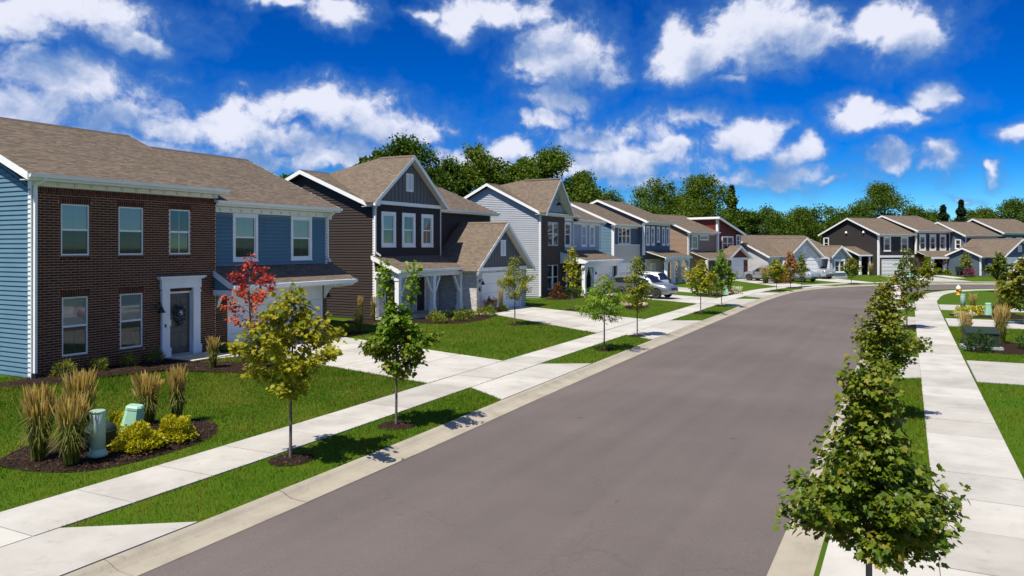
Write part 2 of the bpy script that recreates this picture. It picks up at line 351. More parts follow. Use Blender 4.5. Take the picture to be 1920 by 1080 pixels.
def asphalt_mat():
    m = mat('asphalt', (0.132, 0.112, 0.105), 0.9, (0.114, 0.096, 0.090), 0.35, 8, 0.35, 120, spec=0.25)
    nt = m.node_tree; L = nt.links.new; N = nt.nodes.new; b = nt.nodes['Principled BSDF']
    base = b.inputs['Base Color'].links[0].from_socket; tc = N('ShaderNodeTexCoord')
    n = N('ShaderNodeTexNoise'); n.inputs['Scale'].default_value = 55; n.inputs['Detail'].default_value = 3; L(tc.outputs['Object'], n.inputs[0])
    mp = N('ShaderNodeMapping'); mp.inputs['Scale'].default_value = (1.6, 0.035, 1); L(tc.outputs['Object'], mp.inputs[0])
    n2 = N('ShaderNodeTexNoise'); n2.inputs['Scale'].default_value = 1.4; n2.inputs['Detail'].default_value = 5; L(mp.outputs[0], n2.inputs[0])
    def mul(c, fac, lo, hi, a, bb):
        r = N('ShaderNodeMapRange'); r.inputs[1].default_value = a; r.inputs[2].default_value = bb; r.inputs[3].default_value = lo; r.inputs[4].default_value = hi; L(fac, r.inputs[0])
        x = N('ShaderNodeVectorMath'); x.operation = 'SCALE'; L(c, x.inputs[0]); L(r.outputs[0], x.inputs['Scale']); return x.outputs[0]
    c = mul(base, n.outputs[0], 0.86, 1.14, 0.3, 0.7); c = mul(c, n2.outputs[0], 0.955, 1.045, 0.35, 0.65)
    # tyre-polished paths, oil drips, hairline cracks
    n3 = N('ShaderNodeTexNoise'); n3.inputs['Scale'].default_value = 2.6; n3.inputs['Detail'].default_value = 2; L(tc.outputs['Object'], n3.inputs[0]); c = mul(c, n3.outputs[0], 1.0, 0.72, 0.70, 0.80)
    n4 = N('ShaderNodeTexNoise'); n4.inputs['Scale'].default_value = 0.12; n4.inputs['Detail'].default_value = 6; L(tc.outputs['Object'], n4.inputs[0]); c = mul(c, n4.outputs[0], 0.88, 1.12, 0.35, 0.65)
    wp = N('ShaderNodeTexNoise'); wp.inputs['Scale'].default_value = 1.1; wp.inputs['Detail'].default_value = 6; L(tc.outputs['Object'], wp.inputs[0])
    wa = N('ShaderNodeVectorMath'); wa.operation = 'MULTIPLY_ADD'; L(wp.outputs['Color'], wa.inputs[0]); wa.inputs[1].default_value = (1.6, 1.6, 0); L(tc.outputs['Object'], wa.inputs[2])
    vo = N('ShaderNodeTexVoronoi'); vo.feature = 'DISTANCE_TO_EDGE'; vo.inputs['Scale'].default_value = 0.16; L(wa.outputs[0], vo.inputs['Vector']); c = mul(c, vo.outputs['Distance'], 0.90, 1.0, 0.0010, 0.0030)
    n5 = N('ShaderNodeTexNoise'); n5.inputs['Scale'].default_value = 190; n5.inputs['Detail'].default_value = 2; L(tc.outputs['Object'], n5.inputs[0]); c = mul(c, n5.outputs[0], 0.70, 1.35, 0.25, 0.75)
    L(c, b.inputs['Base Color']); return m
ASPH = asphalt_mat()
LAWN = mat('lawn_soil_and_turf', (0.036, 0.098, 0.003), 0.95, (0.075, 0.112, 0.006), 0.55, 9, 0.6, 45, spec=0.1)
FARG = mat('far_ground', (0.045, 0.075, 0.02), 0.95, (0.07, 0.08, 0.03), 0.05, 6)
g0 = MB().quad((-1500, -1500, -0.16), (1500, -1500, -0.16), (1500, 1500, -0.16), (-1500, 1500, -0.16)).build('ground', FARG); struct(g0)
n = min(len(OUTER), len(INNER))
road = MB()
vs = []; fs = []
inn = np.array([(p.x, p.y) for p in INNER])
# pair each outer point with a point of the inner line at the same fraction
K = 160
def frac(line, k): 
    x = k/K*(len(line)-1); i = min(int(x), len(line)-2); return line[i].lerp(line[i+1], x-i)
for k in range(K+1):
    a = frac(OUTER, k); b = frac(INNER, k)
    for j in range(7):
        t = j/6; p = a.lerp(b, t); crown = 0.055*(1-(2*t-1)**2); vs.append((p.x, p.y, crown))
for k in range(K):
    for j in range(6): i = k*7+j; fs.append((i, i+1, i+8, i+7))
road = MB().add(vs, [f[::-1] for f in fs]).build('road', ASPH, smooth=True); struct(road)
# lawns
lw = MB(); offl = [0.53, 1.3, 2.06, 3.39, 4.5, 6, 8, 10, 12.5, 16, 20, 30, 45, 70, 90]; lines = [offs(OUTER, d, 1) for d in offl]; zz = [float(HL(d))-0.004 for d in offl]
for i in range(len(OUTER)):
    for j in range(len(offl)): lw.v.append((lines[j][i].x, lines[j][i].y, zz[j])); lw.t.append(0)
m_ = len(offl)
for i in range(len(OUTER)-1):
    for j in range(m_-1): a = i*m_+j; lw.f.append((a, a+m_, a+m_+1, a+1))
lawn_l = struct(lw.build('lawn_by_the_houses', LAWN, smooth=True))
rl = offs(INNER, 0.53, -1)
pts = [(p.x, p.y, 0.118) for p in rl]+[(80, 95, 0.118), (80, -12, 0.118)]
import mathutils.geometry as mgeo
tri = mgeo.tessellate_polygon([[Vector(p) for p in pts]])
lawn_r = struct(MB().add(pts, [tuple(t) for t in tri]).build('lawn_right_of_the_road', LAWN))
nf = lawn_r.data
for p in nf.polygons:
    if p.normal.z < 0: p.flip()
HARD = []                      # polygons without grass
KERB_PROF = [(-0.004, 0.008), (0.30, 0.020), (0.40, 0.050), (0.47, 0.088), (0.53, 0.104), (0.575, 0.108), (0.58, 0.06)]
def kerb(line, side, name, y1):
    root = struct(ribbon(name, offs(line, 0.0, side), offs(line, 0.57, side), -0.05, -0.03, CONC2))
    i = 0; SEG = 4
    cuts = [offs(line, d, side) for d, z in KERB_PROF]
    while i+SEG < len(line):
        if line[i].y > y1 : break
        mb = MB(); vs = []; m = len(KERB_PROF); dz = random.uniform(-0.003, 0.003)
        for k in range(SEG+1):
            for j, (d, z) in enumerate(KERB_PROF):
                p = cuts[j][i+k]
                if k == 0: p = p.lerp(cuts[j][i+1], 0.005)
                if k == SEG: p = p.lerp(cuts[j][i+k-1], 0.005)
                vs.append((p.x, p.y, z+dz))
        fs = [(k*m+j, k*m+j+1, (k+1)*m+j+1, (k+1)*m+j) for k in range(SEG) for j in range(m-1)]
        if side < 0: fs = [f for f in fs]
        else: fs = [f[::-1] for f in fs]
        mb.add(vs, fs); o = mb.build('kerb_section', CONC2, root, smooth=False)
        i += SEG
    return root
kerb(OUTER, 1, 'kerb_along_the_houses', 101); kerb(INNER, -1, 'kerb_right_of_the_road', 92)
CSL = mat('sidewalk_slab', (0.60, 0.585, 0.55), 0.88, (0.80, 0.79, 0.78), 1.1, 9, 0.25, 70, tintcols=[(0.435, 0.418, 0.378), (0.520, 0.503, 0.460), (0.478, 0.463, 0.425), (0.55, 0.535, 0.495)])
def stain(m, sc1, lo):
    nt = m.node_tree; N = nt.nodes.new; L = nt.links.new; b = nt.nodes['Principled BSDF']; base = b.inputs['Base Color'].links[0].from_socket; tc = N('ShaderNodeTexCoord')
    for scale, a, bb, l0 in ((sc1, 0.52, 0.72, lo), (sc1*7, 0.58, 0.70, lo+0.05), (90, 0.35, 0.65, 0.93)):
        n = N('ShaderNodeTexNoise'); n.inputs['Scale'].default_value = scale; n.inputs['Detail'].default_value = 7; n.inputs['Roughness'].default_value = 0.65; n.inputs['Distortion'].default_value = 0.4; L(tc.outputs['Object'], n.inputs[0])
        r = N('ShaderNodeMapRange'); r.inputs[1].default_value = a; r.inputs[2].default_value = bb; r.inputs[3].default_value = 1.0; r.inputs[4].default_value = l0; L(n.outputs[0], r.inputs[0]); x = N('ShaderNodeVectorMath'); x.operation = 'SCALE'; L(base, x.inputs[0]); L(r.outputs[0], x.inputs['Scale']); base = x.outputs[0]
    L(base, b.inputs['Base Color'])
stain(CSL, 0.55, 0.80); stain(CONC2, 0.8, 0.76)
JOINT = mat('joint_dirt', (0.10, 0.09, 0.075), 0.95)
def walk(line, side, d0, d1, name, z, y1, seg=2):
    A = offs(line, d0, side); B = offs(line, d1, side)
    root = struct(ribbon(name, A, B, z-0.03, z-0.03, JOINT)); i = 0
    HARD.append(np.array([(p.x, p.y) for p in A]+[(p.x, p.y) for p in B[::-1]]))
    while i+seg < len(line) and line[i].y < y1:
        e0 = 0.013; vs = []
        for k in range(seg+1):
            a, b = A[i+k], B[i+k]
            if k == 0: a = a.lerp(A[i+1], e0); b = b.lerp(B[i+1], e0)
            if k == seg: a = a.lerp(A[i+k-1], e0); b = b.lerp(B[i+k-1], e0)
            vs += [(a.x, a.y, z), (b.x, b.y, z)]
        dz = random.uniform(-0.003, 0.004); vs = [(x, y, q+dz) for x, y, q in vs]; n = len(vs)
        top = [(2*k, 2*k+1, 2*k+3, 2*k+2) for k in range(seg)]
        low = [(x, y, q-0.05) for x, y, q in vs]
        ring = [0]+[2*k for k in range(1, seg+1)]+[2*k+1 for k in range(seg, -1, -1)]
        fs = top+[(ring[q], ring[q]+n, ring[(q+1) % len(ring)]+n, ring[(q+1) % len(ring)]) for q in range(len(ring))]
        if side > 0: fs = [f[::-1] for f in fs]
        MB().add(vs+low, fs).build('slab', CSL, root); i += seg
    return root
walk(OUTER, 1, 2.05, 3.40, 'sidewalk_by_the_houses', 0.145, 101); walk(INNER, -1, 1.86, 3.22, 'sidewalk_right_of_the_road', 0.140, 92)
def drive(name, q, nx, ny, zfun=None, split=None, m=None):
    """concrete sheet from a quad (street-left, street-right, house-right, house-left) cut into slabs"""
    q = [Vector((a, b)) for a, b in q]; HARD.append(np.array([(p.x, p.y) for p in q])); m = m or CSL
    zf = zfun or (lambda x, y: hz(x, y)+0.028)
    def P(s, t): return q[0].lerp(q[1], s).lerp(q[3].lerp(q[2], s), t)
    rt = MB()
    c = [P(0, 0), P(1, 0), P(1, 1), P(0, 1)]; NB = 8
    vs = []
    for k in range(NB+1):
        for s in (0, 1): p = P(s, k/NB); vs.append((p.x, p.y, zf(p.x, p.y)-0.022))
    root = struct(rt.add(vs, [(2*k, 2*k+1, 2*k+3, 2*k+2) for k in range(NB)]).build(name, JOINT))
    wx = 0.010/max(0.1, (q[1]-q[0]).length)*nx; wy = 0.010/max(0.1, (q[3]-q[0]).length)*ny
    for i in range(nx):
        for j in range(ny):
            s0, s1 = (i+wx)/nx, (i+1-wx)/nx; t0, t1 = (j+wy)/ny, (j+1-wy)/ny; mb = MB(); S = 3; vs = []
            for k in range(S+1):
                t = t0+(t1-t0)*k/S
                for s in (s0, s1): p = P(s, t); vs.append((p.x, p.y, zf(p.x, p.y)))
            n = len(vs); low = [(x, y, z-0.04) for x, y, z in vs]; ring = [0]+[2*k for k in range(1, S+1)]+[2*k+1 for k in range(S, -1, -1)]
            fs = [(2*k, 2*k+1, 2*k+3, 2*k+2) for k in range(S)]+[(ring[r], ring[r]+n, ring[(r+1) % len(ring)]+n, ring[(r+1) % len(ring)]) for r in range(len(ring))]
            o = mb.add(vs+low, fs).build('slab', m, root)
            if o.data.polygons[0].normal.z < 0: o.data.flip_normals()
    return root
def opt(y, d):       # point on the houses' side at street coordinate y and offset d from the asphalt
    i = int(np.argmin(np.abs(OUTn[:, 1]-y))); t = (OUTER[min(i+1, len(OUTER)-1)]-OUTER[i-1]).normalized(); p = OUTER[i]+Vector((-t.y, t.x))*d; return (p.x, y+(p.y-OUTER[i].y))
def driveway(name, ya, yb, house_l, house_r, ny=5, nx=2, fl=1.0):
    drive(name, [opt(ya, 3.41), opt(yb, 3.41), house_r, house_l], nx, ny)
    zf = lambda x, y: 0.114+0.028*np.clip((poly_dist([(x, y)], OUTn)[0]-0.58)/1.46, 0, 1)
    drive(name+'_apron', [opt(ya-fl, 0.585), opt(yb+fl, 0.585), opt(yb, 2.04), opt(ya, 2.04)], 2, 1, zf)
driveway('driveway_at_left_edge', 1.4, 6.35, (-22, 2.0), (-22, 7.2), fl=1.1)
driveway('driveway_of_brick_house', 18.0, 22.65, (-21.95, 19.55), (-21.95, 24.6))
driveway('driveway_of_brown_house', 31.9, 39.1, (-21.4, 37.1), (-21.4, 42.1), nx=3)
driveway('driveway_of_grey_house', 51.6, 57.6, (-21.6, 55.4), (-21.6, 60.6))
driveway('driveway_of_blue_house', 61.2, 66.6, (-23.0, 66.0), (-23.0, 71.0))
driveway('driveway_of_red_house', 76.4, 80.6, (-18.6, 87.2), (-15.2, 91.2))
drive('driveway_of_ranch_house', [(-6.0, 88.3), (-3.2, 90.9), (-9.0, 98.6), (-12.2, 95.0)], 2, 4)
drive('driveway_of_dark_house', [(1.8, 96.8), (6.2, 98.6), (0.4, 110.9), (-3.3, 106.6)], 2, 4)
drive('driveway_of_slate_house', [(13, 100.2), (18, 101.6), (13.5, 111.9), (9.4, 108.2)], 2, 3)
zr = lambda x, y: 0.146
for nm, y0, y1 in (('near_driveway', 25.4, 30.0), ('second_driveway', 42.6, 47.2), ('third_driveway', 53.5, 58.3)):
    drive(nm+'_across_the_road', [(1.71, y0), (1.71, y1), (26, y1+0.8), (26, y0+0.8)], 1, 6, zr)
    za = lambda x, y: 0.124+0.018*np.clip((x+0.95)/1.3, 0, 1)
    drive(nm+'_apron', [(-0.966, y0-0.9), (-0.966, y1+0.9), (0.308, y1), (0.308, y0)], 1, 1, za)
drive('bottom_driveway_apron', [(-0.946, 4.6), (-0.946, 12.0), (0.326, 11.2), (0.326, 5.5)], 3, 1, lambda x, y: 0.124+0.018*np.clip((x+0.95)/1.3, 0, 1))
drive('front_walk_of_brick_house', [(-21.62, 16.75), (-21.62, 18.4), (-20.3, 18.4), (-20.3, 16.75)], 1, 1, lambda x, y: 0.36, m=mat('stoop_concrete', (0.62, 0.56, 0.42), 0.85, (0.50, 0.45, 0.34), 2, bump=0.2))
drive('path_of_brick_house', [(-20.95, 18.46), (-20.75, 19.5), (-19.55, 19.4), (-20.25, 17.6)], 1, 1, lambda x, y: hz(x, y)+0.045)
drive('path_of_brown_house', [(-21.1, 36.9), (-20.0, 36.9), (-20.4, 33.9), (-21.4, 33.9)], 1, 2, lambda x, y: hz(x, y)+0.035)
drive('path_of_dark_house', [(4.5, 104.0), (6.0, 105.0), (3.4, 113.3), (2.0, 112.3)], 1, 3)
# ------------------------------------------------------------------ house kit (local axes: x along the facade, y into the house, z up)
class Fr:      # a wall frame: s along the wall (rightwards from outside), z up, o outwards
    def __init__(s, O, a, n): s.O = O; s.a = a; s.n = n
    def p(s, q, z, o=0.0): return (s.O[0]+s.a[0]*q+s.n[0]*o, s.O[1]+s.a[1]*q+s.n[1]*o, z)
def front(u, v): return Fr((u, v), (1, 0), (0, -1))
def left(u, vb): return Fr((u, vb), (0, -1), (-1, 0))
def right(u, vf): return Fr((u, vf), (0, 1), (1, 0))
def fbox(mb, fr, s0, s1, z0, z1, o0, o1):
    b = [fr.p(s0, z0, o1), fr.p(s1, z0, o1), fr.p(s1, z0, o0), fr.p(s0, z0, o0)]; t = [fr.p(s0, z1, o1), fr.p(s1, z1, o1), fr.p(s1, z1, o0), fr.p(s0, z1, o0)]
    return mb.hexa(b, t)
def pbox(h, name, m, fr, s0, s1, z0, z1, o0, o1): return fbox(MB(), fr, s0, s1, z0, z1, o0, o1).build(name, m, h)
def span(poly, z):     # s-interval of a convex polygon at height z
    xs = []
    for i in range(len(poly)):
        (a, za), (b, zb) = poly[i], poly[(i+1) % len(poly)]
        if abs(za-zb) < 1e-9:
            if abs(z-za) < 1e-6: xs += [a, b]
        elif min(za, zb)-1e-9 <= z <= max(za, zb)+1e-9: xs.append(a+(b-a)*(z-za)/(zb-za))
    return (min(xs), max(xs)) if xs else None
def siding(h, fr, poly, m, openings=(), exp=0.135, single=True, thick=0.036, lap=0.004, name='siding_board'):
    zs = [p[1] for p in poly]; z0, z1 = min(zs), max(zs); ap = sorted(set(zs)); z = z0; joined = MB()
    while z < z1-1e-4:
        zt = min(z+exp, z1); mb = joined; mb.tint = random.random(); pieces = []
        cuts = sorted({z, zt, *[q for o in openings for q in (o[2], o[3]) if z < q < zt], *[q for q in ap if z < q < zt]})
        for a, b in zip(cuts[:-1], cuts[1:]):
            sa, sb = span(poly, a+1e-5), span(poly, b-1e-5)
            if not sa or not sb: continue
            segs = [(sa[0], sb[0], sa[1], sb[1])]
            for (o0, o1, oz0, oz1) in openings:
                if oz0 <= a+1e-6 and oz1 >= b-1e-6:
                    new = []
                    for (l0, l1, r0, r1) in segs:
                        if o1 <= min(l0, l1) or o0 >= max(r0, r1): new.append((l0, l1, r0, r1)); continue
                        if o0 > l0: new.append((l0, l1, o0, o0))
                        if o1 < r0: new.append((o1, o1, r0, r1))
                    segs = new
            oa = thick+(lap-thick)*(a-z)/exp; ob = thick+(lap-thick)*(b-z)/exp
            for (l0, l1, r0, r1) in segs:
                if max(r0, r1)-min(l0, l1) < 0.004: continue
                if single: mb = MB(); pieces.append((l0, r0, a, mb))
                mb.quad(fr.p(l0, a, oa), fr.p(r0, a, oa), fr.p(r1, b, ob), fr.p(l1, b, ob))
                if a == z: mb.quad(fr.p(l0, a, 0), fr.p(r0, a, 0), fr.p(r0, a, oa), fr.p(l0, a, oa))
        for q in pieces: q[3].build(name, m, h)
        z = zt
    if not single and joined.f: stuff(joined.build('siding', m, h))
def battens(h, fr, poly, m, step=0.30, single=True, panel=True):
    if panel: MB().poly([fr.p(a, b, 0.006) for a, b in poly]).build('board_panel', m, h)
    s0, s1 = min(p[0] for p in poly), max(p[0] for p in poly); n = max(1, round((s1-s0)/step)); mbj = MB()
    T = [(b, a) for a, b in poly]
    for k in range(n+1):
        s = s0+0.02+(s1-s0-0.04)*k/n; sp = span(T, s)
        if not sp or sp[1]-sp[0] < 0.05: continue
        mb = MB() if single else mbj; fbox(mb, fr, s-0.02, s+0.02, sp[0], sp[1], 0.004, 0.026)
        if single: mb.build('batten', m, h)
    if not single and mbj.f: stuff(mbj.build('battens', m, h))
BRM = {}
def bricks(h, fr, S, Z, m, mortar, openings=(), bw=0.254, bh=0.076, limit=0, soldier=True, th=0.06):
    """running-bond brick face; the first `limit` whole bricks are objects of their own, the rest one part"""
    s0, s1 = S; z0, z1 = Z; g = 0.018; rest = MB(); cnt = 0
    # mortar bed with holes
    xs = sorted({s0, s1, *[q for o in openings for q in o[:2] if s0 < q < s1]}); ys = sorted({z0, z1, *[q for o in openings for q in o[2:] if z0 < q < z1]}); mo = MB()
    for a, b in zip(xs[:-1], xs[1:]):
        for c, d in zip(ys[:-1], ys[1:]):
            if any(o[0] <= a+1e-6 and o[1] >= b-1e-6 and o[2] <= c+1e-6 and o[3] >= d-1e-6 for o in openings): continue
            mo.quad(fr.p(a, c, -0.008), fr.p(b, c, -0.008), fr.p(b, d, -0.008), fr.p(a, d, -0.008))
    for (a, b, c, d) in openings:    # reveals
        for p, q in (((a, c), (a, d)), ((a, d), (b, d)), ((b, d), (b, c)), ((b, c), (a, c))):
            mo.quad(fr.p(*p, -0.008), fr.p(*q, -0.008), fr.p(*q, -0.1), fr.p(*p, -0.1))
    mo.build('mortar', mortar, h)
    sold = []
    if soldier:
        for (a, b, c, d) in openings:
            if d < z1-0.3 and b-a < 2: sold.append((a-0.05, b+0.05, d, d+2*bh*1.18)); sold.append((a-0.03, b+0.03, c-bh, c))
        sold.append((s0, s1, z1-2*bh, z1))
    blocks = list(openings)+sold
    def emit(a, b, c, d):
        nonlocal cnt
        if b-a < 0.02 or d-c < 0.02: return
        pr = random.uniform(-0.002, 0.003)
        whole = abs((b-a)-(bw-g)) < 1e-4 and abs((d-c)-(bh-g)) < 1e-4
        if whole and cnt < limit:
            key = (h.name, id(fr))
            if key not in BRM:
                mb = MB(); f0 = Fr((0, 0), fr.a, fr.n); fbox(mb, f0, 0, bw-g, 0, bh-g, -0.03, 0.002); BRM[key] = mb.mesh('brick', m)
            o = link('brick', BRM[key], h, loc=fr.p(a, c, pr)); cnt += 1; return
        rest.tint = random.random(); v0 = len(rest.v); fbox(rest, fr, a, b, c, d, -0.02, 0.002+pr)
    row = 0; z = z0
    while z < z1-0.03:
        zt = min(z+bh, z1); s = s0-(bw/2 if row % 2 else 0)
        while s < s1:
            segs = [(max(s, s0), min(s+bw, s1))]
            for (o0, o1, c0, c1) in blocks:
                if c0 < zt-0.02 and c1 > z+0.02:
                    new = []
                    for (a, b) in segs:
                        if o1 <= a or o0 >= b: new.append((a, b)); continue
                        if o0 > a: new.append((a, o0))
                        if o1 < b: new.append((o1, b))
                    segs = new
            for a, b in segs: emit(a, b-g, z, zt-g)
            s += bw
        z += bh; row += 1
    for (a, b, c, d) in sold:
        n = max(1, round((b-a)/bh)); w = (b-a)/n
        for k in range(n): rest.tint = random.random(); fbox(rest, fr, a+k*w, a+(k+1)*w-g, c, d-g, -0.02, 0.004+random.uniform(0, 0.003))
    if rest.f: stuff(rest.build('bricks', m, h))
def window(h, fr, s0, s1, z0, z1, trim=0.10, cols=1, kind='blind', rec=0.0, head=0.0, grid=False, detail=True, mull=0.05):
    """double-hung window; s,z are the outside of the trim"""
    w = MB(); a, b, c, d = s0+trim, s1-trim, z0+trim, z1-trim; o = -rec; F = 0.045
    if trim > 0.001:
        for q in ((s0, a, z0, z1), (b, s1, z0, z1), (a, b, z0, c), (a, b, d, z1)): fbox(w, fr, q[0], q[1], q[2], q[3], o-0.02, o+0.058)
        fbox(w, fr, s0-0.02, s1+0.02, z0-0.025, z0+0.012, o, o+0.078)
    root = w.build('window', WHITE, h) if trim > 0.001 else None
    fm = MB(); zm = (c+d)/2; bw = (b-a-(cols-1)*mull)/cols
    for k in range(cols):
        x0 = a+k*(bw+mull); x1 = x0+bw
        for q in ((x0, x0+F, c, d), (x1-F, x1, c, d), (x0+F, x1-F, c, c+F), (x0+F, x1-F, d-F, d), (x0+F, x1-F, zm-0.03, zm+0.03)): fbox(fm, fr, *q, o-0.05, o+0.022 if q[2] != zm-0.03 else o+0.014)
        if k: fbox(fm, fr, x0-mull, x0, c, d, o-0.05, o+0.03)
        if grid: fbox(fm, fr, (x0+x1)/2-0.011, (x0+x1)/2+0.011, c+F, d-F, o-0.028, o-0.012)
    if root is None: root = fm.build('window', WHITE, h)
    else: fm.build('frame', WHITE, root)
    for k in range(cols):
        x0 = a+k*(bw+mull)+F*0.8; x1 = a+k*(bw+mull)+bw-F*0.8
        MB().quad(fr.p(x0, zm, o-0.006), fr.p(x1, zm, o-0.006), fr.p(x1, d-F*0.8, o-0.006), fr.p(x0, d-F*0.8, o-0.006)).build('pane', GLASS, root)
        MB().quad(fr.p(x0, c+F*0.8, o-0.014), fr.p(x1, c+F*0.8, o-0.014), fr.p(x1, zm, o-0.014), fr.p(x0, zm, o-0.014)).build('pane', GLASS, root)
    if kind in ('blind', 'half'):
        sl = MB(); z = (c+0.02) if kind == 'blind' else zm
        while z < d-0.03:
            sl.quad(fr.p(a+0.03, z, o-0.024), fr.p(b-0.03, z, o-0.024), fr.p(b-0.03, z+0.034, o-0.036), fr.p(a+0.03, z+0.034, o-0.036)); z += 0.030
        stuff(sl.build('blind', BLIND, root))
        if kind == 'blind': MB().quad(fr.p(a+F, c+F, o-0.010), fr.p(b-F, c+F, o-0.010), fr.p(b-F, zm, o-0.010), fr.p(a+F, zm, o-0.010)).build('insect_screen', SCREEN, root)
    elif kind == 'curtain':
        MB().quad(fr.p(a, c, o-0.05), fr.p(b, c, o-0.05), fr.p(b, d, o-0.05), fr.p(a, d, o-0.05)).build('curtain', CURT, root)
    MB().quad(fr.p(a-0.02, c-0.02, o-0.060), fr.p(b+0.02, c-0.02, o-0.060), fr.p(b+0.02, d+0.02, o-0.060), fr.p(a-0.02, d+0.02, o-0.060)).build('dark_room_sheet', ROOM, root)  # flat near-black sheet, its colour stands for the unlit room behind
    if head: pbox(root, 'head_trim', WHITE, fr, s0-0.03, s1+0.03, z1+0.002, z1+head, o, o+0.055)
    return root
SH_OBJ = {'n': 0}
def slope(h, pts, shing=True, single=0, th=0.10, under=SOFFIT, tab=0.20, exp=0.125):
    """roof slope: pts = eave-left, eave-right, ridge-right, ridge-left (planar); shingles laid in courses on a deck"""
    P = [Vector(p) for p in pts]; e = (P[1]-P[0]).normalized(); nrm = (P[1]-P[0]).cross(P[-1]-P[0]).normalized(); u = nrm.cross(e).normalized()
    deck = MB(); low = [p-nrm*th for p in P]; deck.hexa(low, P) if len(P) == 4 else deck.prism([tuple(p) for p in P], -nrm*th)
    deck.build('roof_deck', SHINGLE if not shing else under, h)
    if not shing: return
    poly = [((p-P[0]).dot(e), (p-P[0]).dot(u)) for p in P]; tmax = max(p[1] for p in poly); rest = MB(); t = -0.02; r = 0; cnt = 0
    T = lambda s, t_, k: P[0]+e*s+u*t_+nrm*k
    while t < tmax-0.01:
        tt = min(t+exp, tmax); sp0 = span(poly, max(t, 1e-5)); sp1 = span(poly, min(tt, tmax-1e-5))
        if not sp0 or not sp1: t += exp; continue
        s = min(sp0[0], sp1[0])-random.random()*tab; e1 = max(sp0[1], sp1[1])
        while s < e1:
            w = tab*random.uniform(0.6, 1.25); a, b = s, s+w
            a0, b0 = max(a, sp0[0]-0.02), min(b, sp0[1]+0.02); a1, b1 = max(a, sp1[0]-0.02), min(b, sp1[1]+0.02)
            if b0-a0 > 0.02 or b1-a1 > 0.02:
                hh = random.choice((0.010, 0.013, 0.017)); q = [T(a0, t, hh), T(max(b0, a0), t, hh), T(max(b1, a1), tt+0.015, 0.008), T(a1, tt+0.015, 0.008), T(a0, t, 0), T(max(b0, a0), t, 0)]
                fs = ((0, 1, 2, 3), (4, 5, 1, 0))
                ok = b0-a0 > 0.2 and b1-a1 > 0.2
                if ok and cnt < single and random.random() < 0.5:
                    mb = MB(); mb.add(q, fs); mb.build('shingle', SHINGLE, h); cnt += 1
                else: rest.tint = random.random(); rest.add(q, fs)
            s += w
        t += exp; r += 1
    stuff(rest.build('shingles', SHINGLE, h))
def gable_roof(h, u0, u1, ve, vr, vb, ze, zr, over=0.3, gutter=True, single=0, rake_l=True, rake_r=True, frieze=0.3, wall_v=None, back=True, shing=True, soff=None):
    """ridge along x.  ve front eave, vr ridge, vb back eave"""
    a, b = u0, u1; zb = zr-(zr-ze)*(vb-vr)/(vr-ve)
    slope(h, [(a, ve, ze), (b, ve, ze), (b, vr, zr), (a, vr, zr)], shing, single)
    if back: slope(h, [(b, vb, zb), (a, vb, zb), (a, vr, zr), (b, vr, zr)], False)
    MB().prism([(a, vr-0.13, zr-0.045), (a, vr, zr+0.045), (a, vr+0.13, zr-0.045)], (b-a, 0, 0)).build('ridge_cap', RIDGE, h)
    for on, x in ((rake_l, a), (rake_r, b)):
        if not on: continue
        sg = -1 if x == a else 1; mb = MB()
        for (v0, z0, v1, z1) in ((ve, ze, vr, zr), (vr, zr, vb, zb)): mb.prism([(x, v0, z0-0.20), (x, v1, z1-0.20), (x, v1, z1+0.01), (x, v0, z0+0.01)], (sg*0.03, 0, 0))
        mb.build('rake_board', WHITE, h)
    box(h, 'fascia', WHITE, a, b, ve-0.022, ve+0.002, ze-0.19, ze-0.01)
    if wall_v is not None:
        box(h, 'soffit', SOFFIT, a, b, ve+0.004, wall_v, ze-0.19, ze-0.165)
        if frieze: box(h, 'frieze', WHITE, u0+over, u1-over, wall_v-0.03, wall_v+0.02, ze-0.20-frieze, ze-0.20)
    if gutter:
        g = MB(); pr = [(0, -0.05), (-0.03, -0.115), (-0.10, -0.115), (-0.125, -0.03), (-0.125, -0.012), (-0.115, -0.012), (-0.09, -0.10), (-0.035, -0.10), (-0.012, -0.05)]
        g.prism([(a-0.02, ve-0.024+y, ze+z) for y, z in pr], (b-a+0.04, 0, 0)); g.build('gutter', WHITE, h)
def cross_gable(h, uc, hw, vf, vb, ze, zp, shing=True, valley=None, rake=0.22, single=0):
    """ridge along y, gable facing the street; valley = (v of eave/main roof meeting, ridge end v, half width, v and z where it meets the main ridge)"""
    if valley:
        v0, vr, hv, vm, zm = valley
        slope(h, [(uc-hw, v0, ze), (uc-hw, vf, ze), (uc, vf, zp), (uc, vr, zp), (uc-hv, vm, zm)], shing)
        slope(h, [(uc+hw, vf, ze), (uc+hw, v0, ze), (uc+hv, vm, zm), (uc, vr, zp), (uc, vf, zp)], shing)
        slope(h, [(uc+hv, vm, zm), (uc-hv, vm, zm), (uc, vr, zp)], False); vb = vr
    else:
        slope(h, [(uc-hw, vb, ze), (uc-hw, vf, ze), (uc, vf, zp), (uc, vb, zp)], shing, single)
        slope(h, [(uc+hw, vf, ze), (uc+hw, vb, ze), (uc, vb, zp), (uc, vf, zp)], shing)
    for sg in (-1, 1): MB().prism([(uc+sg*hw, vf, ze-rake), (uc, vf, zp-rake), (uc, vf, zp+0.012), (uc+sg*hw, vf, ze+0.012)], (0, -0.03, 0)).build('rake_board', WHITE, h)
    MB().prism([(uc-0.13, vf, zp-0.05), (uc, vf, zp+0.05), (uc+0.13, vf, zp-0.05)], (0, vb-vf, 0)).build('ridge_cap', SHINGLE, h)
def downspout(h, pts, m=None):
    mb = MB()
    for p, q in zip(pts[:-1], pts[1:]): mb.bar(p, q, 0.07, 0.09, (0, 1, 0) if abs(p[2]-q[2]) > 0.5 else (0, 0, 1))
    mb.build('downspout', WHITE, h)
